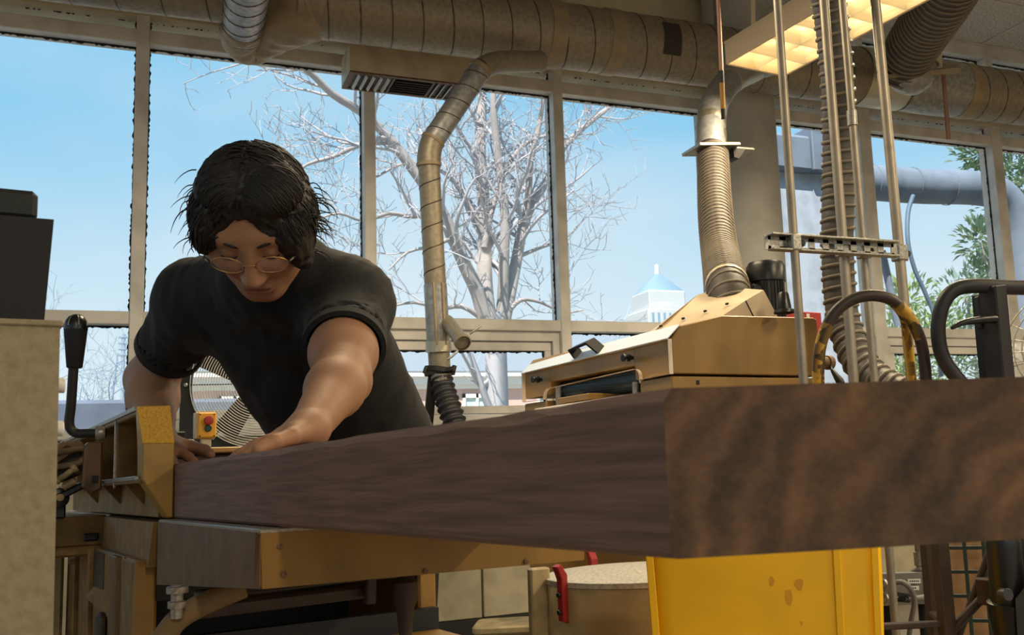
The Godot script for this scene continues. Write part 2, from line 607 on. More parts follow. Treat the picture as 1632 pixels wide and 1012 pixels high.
func room() -> void:
	# the shell: everything has thickness, daylight comes in through the window wall only
	var s := st()
	span(s, Vector3(-4.3, -0.25, -5.95), Vector3(9.3, 0, 4.3), 0.0)
	var f := part(self, "floor", s, M.floor)
	f.set_meta("kind", "structure")

	var c := structure("ceiling")
	s = st()
	span(s, Vector3(-4.3, 4.07, -6.0), Vector3(9.3, 4.4, 4.3), 0.0)
	part(c, "slab", s, M.soffit)
	var tile_mesh: Array[Mesh] = []
	s = st()   # the grid of tee bars
	for i in 11:
		span(s, Vector3(-4 + i * 1.219, 4.04, -5.6), Vector3(-3.976 + i * 1.219, 4.052, 4.0), 0.002)
	for i in 16:
		span(s, Vector3(-4, 4.041, -5.6 + i * 0.6096), Vector3(9, 4.051, -5.576 + i * 0.6096), 0.002)
	part(c, "grid", s, M.frame)
	for v in 3:
		s = st()
		box(s, Vector3.ZERO, Vector3(1.19, 0.018, 0.58), 0.004)
		s.generate_normals()
		var m := s.commit()
		m.surface_set_material(0, M.tile)
		tile_mesh.append(m)
	for i in range(6, 10):
		for j in 12:
			again(c, "ceiling_tile", tile_mesh[rng.randi() % 3], Transform3D(Basis.IDENTITY, Vector3(-4 + i * 1.219 + 0.621, 4.056, -5.6 + j * 0.6096 + 0.317)))
	s = st()   # the left wall has daylight openings of its own
	span(s, Vector3(-4.3, 0, -5.95), Vector3(-4, 0.9, 4.3), 0.0)
	span(s, Vector3(-4.3, 3.4, -5.95), Vector3(-4, 4.1, 4.3), 0.0)
	for k in 5:
		span(s, Vector3(-4.3, 0.9, [-5.95, -3.25, -0.95, 1.35, 3.6][k]), Vector3(-4, 3.4, [-5.2, -2.95, -0.65, 1.65, 4.3][k]), 0.0)
	part(self, "wall_left", s, M.wall).set_meta("kind", "structure")
	for k in 4:
		var w := structure("window_%d" % (11 + k))
		var z0: float = [-5.2, -2.95, -0.65, 1.65][k]
		var z1: float = [-3.25, -0.95, 1.35, 3.6][k]
		s = st()
		for r in [[0.9, 0.96, z0, z1], [3.34, 3.4, z0, z1], [0.96, 3.34, z0, z0 + 0.06], [0.96, 3.34, z1 - 0.06, z1]]:
			span(s, Vector3(-4.2, r[0], r[2]), Vector3(-4.1, r[1], r[3]), 0.004)
		part(w, "window_frame", s, M.frame)
		s = st()
		span(s, Vector3(-4.153, 0.95, z0 + 0.05), Vector3(-4.147, 3.35, z1 - 0.05), 0.0)
		part(w, "pane", s, M.glass)
	s = st()   # and so has the wall behind the camera
	span(s, Vector3(-4.3, 0, 4.0), Vector3(9.3, 0.9, 4.3), 0.0)
	span(s, Vector3(-4.3, 3.4, 4.0), Vector3(9.3, 4.1, 4.3), 0.0)
	for k in 5:
		span(s, Vector3([-4.3, -0.9, 2.1, 5.1, 8.2][k], 0.9, 4.0), Vector3([-3.6, -0.6, 2.4, 5.4, 9.3][k], 3.4, 4.3), 0.0)
	part(self, "wall_front", s, M.wall).set_meta("kind", "structure")
	for k in 4:
		var w := structure("window_%d" % (15 + k))
		var x0: float = [-3.6, -0.6, 2.4, 5.4][k]
		var x1: float = [-0.9, 2.1, 5.1, 8.2][k]
		s = st()
		for r in [[0.9, 0.96, x0, x1], [3.34, 3.4, x0, x1], [0.96, 3.34, x0, x0 + 0.06], [0.96, 3.34, x1 - 0.06, x1]]:
			span(s, Vector3(r[2], r[0], 4.1), Vector3(r[3], r[1], 4.2), 0.004)
		part(w, "window_frame", s, M.frame)
		s = st()
		span(s, Vector3(x0 + 0.05, 0.95, 4.147), Vector3(x1 - 0.05, 3.35, 4.153), 0.0)
		part(w, "pane", s, M.glass)
	for side in [["wall_right", Vector3(9, 0, -5.95), Vector3(9.3, 4.1, 4.3)]]:
		s = st()
		span(s, side[1], side[2], 0.0)
		part(self, side[0], s, M.wall).set_meta("kind", "structure")

	# the low wall under the glass, faced with panels, and the band over it
	var b := structure("wall_back")
	s = st()
	span(s, Vector3(-4.1, 0, -5.9), Vector3(9.1, 1.20, -5.64), 0.0)
	part(b, "core", s, M.wall)
	var px0 := 1.7
	for i in range(-6, 8):
		s = st()
		span(s, Vector3(px0 + i * 0.94 + 0.006, 0.176, -5.645), Vector3(px0 + (i + 1) * 0.94 - 0.006, 1.20, -5.6), 0.004)
		part(b, "wall_panel", s, M.panel)
	s = st()
	span(s, Vector3(-4.1, 1.20, -5.72), Vector3(9.1, 1.245, -5.56), 0.006)
	part(b, "sill", s, M.frame)
	s = st()
	span(s, Vector3(-4.1, 3.40, -5.95), Vector3(3.5, 4.1, -5.60), 0.006)
	part(b, "bulkhead", s, M.wall)
	s = st()
	span(s, Vector3(3.5, 3.40, -5.95), Vector3(9.1, 3.72, -5.60), 0.006)
	part(b, "spandrel", s, M.soffit)
	s = st()
	span(s, Vector3(3.4, 1.0, -5.95), Vector3(3.78, 4.1, -5.66), 0.006)
	part(b, "pier", s, M.column)
	s = st()
	span(s, Vector3(3.5, 3.95, -5.95), Vector3(9.1, 4.1, -5.60), 0.006)
	part(b, "head_frame", s, M.frame)

	s = st()
	for i in range(-3, 4):
		span(s, Vector3(px0 + i * 2.2, 0, -5.6), Vector3(px0 + i * 2.2 + 2.19, 0.174, -5.578), 0.004)
	part(self, "baseboard_back", s, M.dark_base).set_meta("kind", "structure")

	s = st()   # round column in front of the pier
	lathe(s, [Vector2(0.215, 0.0), Vector2(0.215, 4.06)], 40, Transform3D(Basis.IDENTITY, Vector3(3.4368, 0, -5.3898)))
	tag(part(self, "column", s, M.column), "round pale grey concrete column behind the tan planer's hose", "column")
	s = st()
	pipe(s, Vector3(3.7061, 3.3374, -5.45), Vector3(3.6787, 2.0076, -5.45), 0.016, 10)
	tag(part(self, "wall_conduit", s, M.conduit), "thin grey conduit running up the right side of the round column", "conduit")


func crumbs(s: SurfaceTool, a: Vector3, b: Vector3, inward: Vector3, n: int) -> void:   # a perished, crumbling rubber seal
	var p: Array[Vector3] = []
	for i in n + 1:
		p.append(a.lerp(b, float(i) / n) + inward * (0.005 + 0.010 * pow(rng.randf(), 2.0)))
	for i in n:
		var u := a.lerp(b, float(i) / n)
		var v := a.lerp(b, float(i + 1) / n)
		var back := Vector3(0, 0, -0.012)
		quad(s, u, v, p[i + 1], p[i])
		quad(s, p[i], p[i + 1], p[i + 1] + back, p[i] + back)


func pane(w: Node3D, lo: Vector2, hi: Vector2, called := "pane") -> void:
	var s := st()
	span(s, Vector3(lo.x, lo.y, -5.688), Vector3(hi.x, hi.y, -5.682), 0.0)
	part(w, called, s, M.glass)
	s = st()
	var z := -5.675
	var n := int((hi.x - lo.x) / 0.011)
	var m := int((hi.y - lo.y) / 0.011)
	crumbs(s, Vector3(lo.x, hi.y, z), Vector3(hi.x, hi.y, z), Vector3.DOWN, n)
	crumbs(s, Vector3(lo.x, lo.y, z), Vector3(lo.x, hi.y, z), Vector3.RIGHT * 0.8, m)
	crumbs(s, Vector3(hi.x, lo.y, z), Vector3(hi.x, hi.y, z), Vector3.LEFT * 0.8, m)
	part(w, "rubber_seal", s, M.gasket)


func windows() -> void:
	# one window per bay: pane over pane with a clear strip above; some have an opening sash below
	var bays := [[-3.70, -2.50, 0], [-2.44, -1.28, 0], [-1.22, -0.09, 0], [-0.028, 1.075, 1], [1.14, 2.225, 1], [2.288, 3.42, 0], [3.80, 4.545, 0], [4.645, 5.79, 1], [5.885, 7.0, 1], [7.1, 8.3, 0]]
	for i in bays.size():
		var x0: float = bays[i][0]
		var x1: float = bays[i][1]
		var w := structure("window_%d" % (i + 1))
		var e := 0.032 if x0 > 3.5 else 0.0
		for k in [["transom", 1.772, 1.838], ["header", 3.256, 3.332]]:
			var s := st()
			span(s, Vector3(x0 - 0.002, k[1], -5.74), Vector3(x1 + 0.002, k[2], -5.608), 0.004)
			part(w, k[0], s, M.frame)
		pane(w, Vector2(x0, 1.838), Vector2(x1, 3.256))
		pane(w, Vector2(x0, 3.332), Vector2(x1, 3.41))
		if x0 > 3.5:
			pane(w, Vector2(x0, 3.72), Vector2(x1, 3.95))
		if bays[i][2] == 0:
			pane(w, Vector2(x0, 1.24), Vector2(x1, 1.772))
			continue
		var s := st()
		for r in [[x0, x1, 1.715, 1.772], [x0, x1, 1.245, 1.29], [x0, x0 + 0.045, 1.29, 1.715], [x1 - 0.045, x1, 1.29, 1.715]]:
			span(s, Vector3(r[0], r[2], -5.72), Vector3(r[1], r[3], -5.635), 0.003)
		part(w, "casement", s, M.frame)
		s = st()
		for r in [[x0 + 0.05, x1 - 0.05, 1.66, 1.71], [x0 + 0.05, x1 - 0.05, 1.295, 1.34], [x0 + 0.05, x0 + 0.09, 1.34, 1.66], [x1 - 0.09, x1 - 0.05, 1.34, 1.66]]:
			span(s, Vector3(r[0], r[2], -5.71), Vector3(r[1], r[3], -5.655), 0.003)
		part(w, "sash", s, M.frame)
		pane(w, Vector2(x0 + 0.09, 1.34), Vector2(x1 - 0.09, 1.66))
	# the mullions between them
	var t := structure("trim_1")
	for x in [-3.73, -2.47, -1.25, -0.059, 1.108, 2.256, 4.595, 5.838, 7.05]:
		var s := st()
		span(s, Vector3(x - 0.032 - (0.018 if x > 3 else 0.0), 1.24, -5.75), Vector3(x + 0.032 + (0.018 if x > 3 else 0.0), 3.41, -5.60), 0.004)
		part(t, "mullion", s, M.frame)
	for x in [5.84, 7.0, 4.6]:
		var s := st()
		span(s, Vector3(x - 0.035, 3.72, -5.75), Vector3(x + 0.035, 3.95, -5.60), 0.004)
		part(t, "mullion", s, M.frame)
	var s := st()
	span(s, Vector3(3.775, 1.24, -5.72), Vector3(3.80, 3.41, -5.60), 0.003)
	part(t, "jamb", s, M.gasket)



func seams(parent: Node3D, path: PackedVector3Array, r: float, pitch: float, phase := 0.0, ridge := 0.0045) -> void:   # the lock seam that winds round a spiral duct
	var p := resample(path, pitch / 18.0)
	var f := frames(p)
	var q := PackedVector3Array()
	for i in p.size():
		var a := TAU * i / 18.0 + phase
		q.append(p[i] + (f[i].x * cos(a) + f[i].y * sin(a)) * r)
	var s := st()
	tube(s, q, ridge, 5)
	part(parent, "spiral_seam", s, M.seam)


func ring(s: SurfaceTool, at: Vector3, dir: Vector3, r: float, wide: float, thick := 0.006, n := 28) -> void:
	lathe(s, [Vector2(r, -wide / 2), Vector2(r + thick, -wide / 2 + thick * 0.5), Vector2(r + thick, wide / 2 - thick * 0.5), Vector2(r, wide / 2)], n, along(at, at + dir))


func ducts() -> void:
	# the big spiral duct along the window wall
	var d := thing("spiral_duct", "large galvanised spiral duct running along the top of the window wall", "duct")
	var a := Vector3(0.62, 3.33, -5.0)
	var b := Vector3(8.6, 3.39, -5.0)
	var s := st()
	pipe(s, a, b, 0.18, 40)
	part(d, "duct_pipe", s, M.galv)
	seams(d, PackedVector3Array([a, b]), 0.18, 0.158, 1.2)
	for x in [1.98, 2.33, 4.93]:
		s = st()
		ring(s, Vector3(x, 3.33 + (x - 0.62) * 0.0075, -5.0), Vector3.RIGHT, 0.18, 0.09, 0.006, 40)
		part(d, "sealing_tape", s, M.tape, "pale mastic tape wrapped round a joint")
	s = st()
	var prof := []
	for i in 9:
		prof.append(Vector2(0.181 + 0.006 * sin(PI * i / 8.0), 0.5 * i / 8.0))
	lathe(s, prof, 40, along(Vector3(4.42, 3.358, -5.0), Vector3(5.27, 3.365, -5.0)))
	part(d, "clean_section", s, M.galv_clean, "newer brighter length of duct")
	s = st()   # a patch glued on the front
	for i in 5:
		var t0 := -0.55 + i * 0.22
		for k in 3:
			var x0 := 2.60 + k * 0.037
			var g := func(x: float, t: float) -> Vector3: return Vector3(x, 3.343 + 0.184 * sin(t), -5.0 + 0.184 * cos(t))
			quad(s, g.call(x0, t0), g.call(x0 + 0.037, t0), g.call(x0 + 0.037, t0 + 0.22), g.call(x0, t0 + 0.22))
	part(d, "patch", s, M.patch, "dark square patch")
	s = st()
	var band := PackedVector3Array()
	for k in 7:
		band.append(Vector3(4.06 + k * 0.055, 3.358, -5.0))
	tube(s, band, 0.187, 40, true, false, 1.0, func(i, t): return 1.0 + 0.014 * sin(i * 2.3 + t * 5.0) * sin(t * 9.0 - i * 1.7))
	part(d, "foil_wrap", s, M.foil, "crumpled foil tape")
	for x in [1.5, 3.05, 6.6]:   # hangers up to the ceiling
		s = st()
		bar(s, Vector3(x, 3.50, -5.0), Vector3(x, 4.06, -5.0), 0.03, 0.004)
		part(d, "strap_hanger", s, M.zinc)

	# the thinner run on the left and the one that comes overhead
	d = thing("spiral_duct", "smaller spiral duct continuing left over the first two windows", "duct")
	s = st()
	pipe(s, Vector3(-4.0, 3.30, -5.03), Vector3(0.345, 3.325, -5.03), 0.145, 32)
	part(d, "duct_pipe", s, M.galv)
	seams(d, PackedVector3Array([Vector3(-4.0, 3.30, -5.03), Vector3(0.33, 3.325, -5.03)]), 0.145, 0.2, 0.4)
	s = st()
	ring(s, Vector3(0.33, 3.325, -5.03), Vector3.RIGHT, 0.145, 0.05)
	part(d, "end_collar", s, M.tape)

	d = thing("branch_duct", "clean spiral duct coming overhead and turning by a taped elbow into the big duct", "duct")
	var run := PackedVector3Array([Vector3(0.60, 3.225, 1.0), Vector3(0.392, 3.2, -5.116)])
	run[0] = run[1] + (Vector3(0.384, 3.2, -4.807) - run[1]).normalized() * 5.5
	s = st()
	pipe(s, run[0], run[1], 0.097, 28)
	part(d, "duct_pipe", s, M.galv_clean)
	seams(d, run, 0.097, 0.115, 2.0, 0.004)
	var bend := spline([run[1] + Vector3(0, 0, 0.03), run[1] + Vector3(0.0, -0.01, -0.09), run[1] + Vector3(0.05, -0.01, -0.19), Vector3(0.53, 3.24, -5.18), Vector3(0.60, 3.28, -5.06), Vector3(0.70, 3.33, -5.0)], 8)
	var rr := []
	for i in bend.size():
		rr.append(lerpf(0.102, 0.184, smoothstep(0.35, 0.9, float(i) / bend.size())))
	s = st()
	tube(s, bend, rr, 28, true, false, 1.0, func(i, t): return 1.0 + 0.025 * sin(i * 1.3 + 2.0 * sin(t * 3.0)) + 0.012 * sin(t * 7.0 + i))
	part(d, "elbow", s, M.tape, "elbow wrapped in crumpled tape")
	for k in 3:
		s = st()
		ring(s, run[1] + Vector3(0, 0, 0.015 - k * 0.028), Vector3(0, 0, 1), 0.099 + k * 0.002, 0.012, 0.006)
		part(d, "clamp_band", s, M.galv_clean)

	# the branch that drops to a hose behind the worker
	d = thing("drop_duct", "thin spiral drop duct bending from the big duct down between the middle windows", "duct")
	var e1 := Vector3(1.4801, 2.9558, -4.6921)
	var e2 := Vector3(1.241, 2.574, -4.7314)
	var e3 := Vector3(1.2204, 2.4537, -4.7382)
	var e4 := Vector3(1.2821, 1.4531, -4.839)
	var top := spline([Vector3(1.8558, 3.0986, -4.8289), Vector3(1.6967, 3.0568, -4.7758), Vector3(1.5721, 3.0153, -4.7289), e1], 6)
	s = st()
	tube(s, top, 0.056, 20, true, false, 1.0, func(i, t): return 1.0 + 0.01 * sin(i * 2.0))
	part(d, "elbow", s, M.galv)
	s = st()
	pipe(s, e1, e2, 0.056, 20)
	part(d, "sloping_pipe", s, M.galv_clean)
	seams(d, PackedVector3Array([e1, e2]), 0.056, 0.088, 0.0, 0.003)
	s = st()
	tube(s, spline([e2, e2.lerp(e3, 0.3) + Vector3(-0.006, 0, 0), e2.lerp(e3, 0.65) + Vector3(-0.006, 0, 0), e3], 5), 0.0575, 20)
	part(d, "elbow", s, M.galv)
	s = st()
	pipe(s, e3, e4, 0.052, 20)
	part(d, "vertical_pipe", s, M.galv)
	seams(d, PackedVector3Array([e3, e3.lerp(e4, 0.62)]), 0.052, 0.105, 1.0, 0.003)
	for q in [[e1, e2 - e1, 0.03], [e2, e2 - e1, 0.02], [e3, e4 - e3, 0.02]]:
		s = st()
		ring(s, q[0], q[1], 0.055, q[2])
		part(d, "joint_band", s, M.tape)
	s = st()   # the slip sleeve with its window
	var g0 := e3.lerp(e4, 0.58)
	var g1 := e3.lerp(e4, 0.88)
	tube(s, PackedVector3Array([g0, g1]), 0.0555, 20)
	part(d, "sleeve", s, M.galv_clean)
	for x in [-0.022, 0.022]:
		s = st()
		bar(s, g0 + Vector3(x, 0, 0.056), g1 + Vector3(x, 0.0, 0.056), 0.012, 0.008, Vector3.BACK)
		part(d, "sleeve_rail", s, M.tape)
	s = st()
	ring(s, g1, e4 - e3, 0.052, 0.06, 0.01)
	part(d, "foil_wrap", s, M.foil)
	# the capped stub on its right, with wing clips
	var h0 := Vector3(1.3073, 1.6915, -4.7885)
	var h1 := Vector3(1.3227, 1.5634, -4.5794)
	s = st()
	pipe(s, h0, h1, 0.034, 16)
	ring(s, h1, h1 - h0, 0.034, 0.02)
	part(d, "stub", s, M.galv)
	for o in [Vector3(0.03, 0.035, 0.02), Vector3(-0.03, -0.045, 0.02)]:
		var sg := 1.0 if o.y > 0 else -1.0
		s = st()
		tube(s, spline([h1 + o, h1 + o * 1.4 + Vector3(0.02 * sg, 0.01 * sg, 0), h1 + o * 1.2 + Vector3(0.045 * sg, 0.03 * sg, 0)], 4), 0.006, 6)
		part(d, "wing_clip", s, M.galv_clean)
	# its gate and the short black hose
	s = st()
	ring(s, e4 + Vector3(0, 0.005, 0), Vector3(0.15, 1, 0), 0.03, 0.022, 0.045)
	bar(s, Vector3(1.2039, 1.4364, -4.8222), Vector3(1.3261, 1.4601, -4.7617), 0.03, 0.02)
	for q in [Vector3(1.2038, 1.4423, -4.8213), Vector3(1.3264, 1.4453, -4.764)]:
		bolt(s, q, Vector3(0.3, 1, 0), 0.012, 0.03)
	part(d, "blast_gate", s, M.steel_dark)
	s = st()
	lathe(s, [Vector2(0.05, 0), Vector2(0.05, 0.035)], 20, along(Vector3(1.2805, 1.4092, -4.8246), Vector3(1.2799, 1.439, -4.82)))
	part(d, "hose_clamp", s, M.zinc)
	s = st()
	hose(s, spline([Vector3(1.2828, 1.4221, -4.8325), Vector3(1.2903, 1.3492, -4.7964), Vector3(1.3031, 1.2646, -4.7485), Vector3(1.3211, 1.164, -4.7008), Vector3(1.3407, 1.0293, -4.6022), Vector3(1.4005, 0.8297, -4.3841), Vector3(1.5092, 0.6707, -4.1368), Vector3(1.665, 0.49, -3.9825), Vector3(1.8112, 0.2865, -3.8921), Vector3(1.8885, -0.0938, -3.9182)], 8), 0.06, 0.038, 0.014, 18)
	part(d, "flexible_hose", s, M.hose_dark, "black corrugated hose")
	s = st()
	bar(s, Vector3(1.2445, 1.4337, -4.8261), Vector3(1.2256, 1.1608, -4.8793), 0.045, 0.018, Vector3.BACK)
	part(d, "support_strap", s, M.steel_dark)


func fittings() -> void:
	# heater or ventilator box under the duct
	var t := thing("ventilation_unit", "beige ventilation box with louvred underside fixed over the second window bar", "ventilator", Vector3(0.95, 3.125, -5.32))
	var s := st()
	var w := 0.69
	hexa(s, [Vector3(0, 0, 0), Vector3(w, 0, 0), Vector3(w, 0.005, -0.262), Vector3(0, 0.005, -0.262), Vector3(0, 0.16, 0), Vector3(w, 0.16, 0), Vector3(w, 0.16, -0.262), Vector3(0, 0.16, -0.262)])
	part(t, "housing", s, M.cream)
	s = st()
	span(s, Vector3(0.03, -0.004, -0.235), Vector3(w - 0.03, 0.0, -0.03), 0.001)
	part(t, "grille_recess", s, M.black)
	s = st()
	for r in [[0.0, -0.005, -0.262, w, 0.001, -0.238], [0.0, -0.005, -0.026, w, 0.001, -0.001], [0.0, -0.005, -0.24, 0.03, 0.001, -0.02], [w - 0.03, -0.005, -0.24, w, 0.001, -0.02], [0.24, -0.007, -0.24, 0.25, 0.0, -0.02], [0.46, -0.007, -0.24, 0.47, 0.0, -0.02]]:
		span(s, Vector3(r[0], r[1] - 0.004, r[2]), Vector3(r[3], r[4], r[5]), 0.001)
	part(t, "grille_frame", s, M.iron)
	s = st()
	box(s, Vector3.ZERO, Vector3(0.006, 0.018, 0.2), 0.001, Transform3D(Basis(Vector3.BACK, 0.6), Vector3.ZERO))
	s.generate_normals()
	var slat := s.commit()
	slat.surface_set_material(0, M.white)
	for k in 5:
		again(t, "louvre", slat, Transform3D(Basis.IDENTITY, Vector3(0.055 + k * 0.04, -0.012, -0.13)))
		again(t, "louvre", slat, Transform3D(Basis(Vector3.UP, PI), Vector3(0.49 + k * 0.038, -0.012, -0.13)))
	for k in 6:
		s = st()
		box(s, Vector3(0.355, -0.01, -0.05 - k * 0.032), Vector3(0.2, 0.012, 0.006), 0.001)
		part(t, "louvre", s, M.steel_dark)

	# the lit lamp with its parabolic louvre, and more of the same behind the camera
	var lamp := make_lamp("suspended fluorescent lamp with glowing parabolic louvre hung before the round column")
	lamp.position = Vector3(2.6114, 2.75, -3.2159)
	lamp.rotation.y = TURN - 0.03
	var other := [[2.9032, -0.4], [3.1532, 1.2], [5.4, -2.4], [5.8, 0.2], [0.4, 2.2], [0.86, -3.2]]
	for o in other:
		var l := lamp.duplicate() as Node3D
		l.name = numbered("ceiling_lamp")
		add_child(l)
		l.position = Vector3(o[0], 2.95, o[1])
		if o[1] < -3.0:   # an older, weaker tube
			(l.get_node("light") as AreaLight3D).light_energy = LAMP_POWER * 0.7
		tag(l, "suspended fluorescent lamp out of view over the workshop floor", "lamp", "lamps behind the camera")

	# copper air pipes that end in mid-air
	t = thing("copper_pipe", "thin copper pipe with black and yellow sleeve hanging in front of the taped elbow", "pipe")
	var p := [Vector3(1.9855, 2.888, -3.2209), Vector3(2.0612, 2.5086, -3.359), Vector3(2.0935, 2.3279, -3.418)]
	s = st()
	pipe(s, p[0], p[1], 0.0085, 10)
	part(t, "tube", s, M.copper)
	s = st()
	pipe(s, p[1], p[2], 0.0095, 10)
	part(t, "sleeve", s, M.black)
	s = st()
	pipe(s, p[1].lerp(p[2], 0.25), p[1].lerp(p[2], 0.78), 0.0102, 10)
	part(t, "yellow_band", s, M.ochre)
	s = st()
	pipe(s, Vector3(4.3758, 2.833, -4.5729), Vector3(4.3357, 3.2625, -4.5216), 0.0135, 10)
	tag(part(self, "copper_pipe", s, M.copper), "short copper pipe end pointing down below the ribbed hose's metal saddle", "pipe")
	s = st()
	bar(s, Vector3(2.6406, 3.3648, -3.9538), Vector3(2.7045, 3.0886, -4.0806), 0.022, 0.022)
	tag(part(self, "lamp_stem", s, M.cream), "square cream stem behind the lit lamp going up to the ceiling", "stem")


func make_lamp(label: String) -> Node3D:
	var w := 0.34
	var l := 1.24
	var t := thing("ceiling_lamp", label, "lamp")
	var s := st()   # an open box: two long sides, two ends, a lid
	for g in [-1.0, 1.0]:
		span(s, Vector3(g * w / 2 - 0.006, 0, -l / 2), Vector3(g * w / 2 + 0.006, 0.1, l / 2), 0.002)
		span(s, Vector3(-w / 2 + 0.006, 0, g * l / 2 - 0.006), Vector3(w / 2 - 0.006, 0.1, g * l / 2 + 0.006), 0.002)
	span(s, Vector3(-w / 2 - 0.006, 0.1, -l / 2 - 0.006), Vector3(w / 2 + 0.006, 0.11, l / 2 + 0.006), 0.002)
	part(t, "housing", s, M.lamp_body)
	s = st()   # curved louvre blades: two columns of cells
	var cells := 8
	for i in range(1, cells):
		var z := -l / 2 + l * i / cells
		var pr := PackedVector2Array([Vector2(-0.001, 0.002), Vector2(0.001, 0.002), Vector2(0.008, 0.02), Vector2(0.026, 0.055), Vector2(-0.026, 0.055), Vector2(-0.008, 0.02)])
		prism(s, pr, -w / 2, w / 2, Transform3D(Basis(Vector3(0, 0, 1), Vector3(0, 1, 0), Vector3(-1, 0, 0)), Vector3(0, 0, z)))
	var pc := PackedVector2Array([Vector2(-0.001, 0.004), Vector2(0.001, 0.004), Vector2(0.006, 0.02), Vector2(0.02, 0.055), Vector2(-0.02, 0.055), Vector2(-0.006, 0.02)])
	prism(s, pc, -l / 2, l / 2)
	for g in [-1.0, 1.0]:
		var side := PackedVector2Array([Vector2(g * w / 2, 0.002), Vector2(g * (w / 2 - 0.006), 0.004), Vector2(g * (w / 2 - 0.012), 0.025), Vector2(g * (w / 2 - 0.03), 0.055), Vector2(g * w / 2, 0.055)])
		prism(s, side, -l / 2, l / 2)
	part(t, "louvre", s, M.lamp_louvre)
	for g in [-1.0, 1.0]:
		s = st()
		pipe(s, Vector3(g * 0.085, 0.078, -l / 2 + 0.02), Vector3(g * 0.085, 0.078, l / 2 - 0.02), 0.013, 12)
		part(t, "fluorescent_tube", s, M.lamp_tube)
	for g in [-1.0, 1.0]:
		s = st()
		pipe(s, Vector3(0, 0.11, g * 0.45), Vector3(0, 1.1, g * 0.45), 0.004, 6)
		part(t, "hanging_rod", s, M.zinc)
	var a := AreaLight3D.new()
	a.name = "light"
	a.area_size = Vector2(w * 0.9, l * 0.96)
	a.light_color = Color(1.0, 0.92, 0.77)
	a.light_energy = LAMP_POWER
	a.area_range = 14.0
	a.area_attenuation = 2.0
	a.shadow_enabled = true
	t.add_child(a)
	a.rotation.x = -PI / 2
	a.position.y = -0.006
	return t



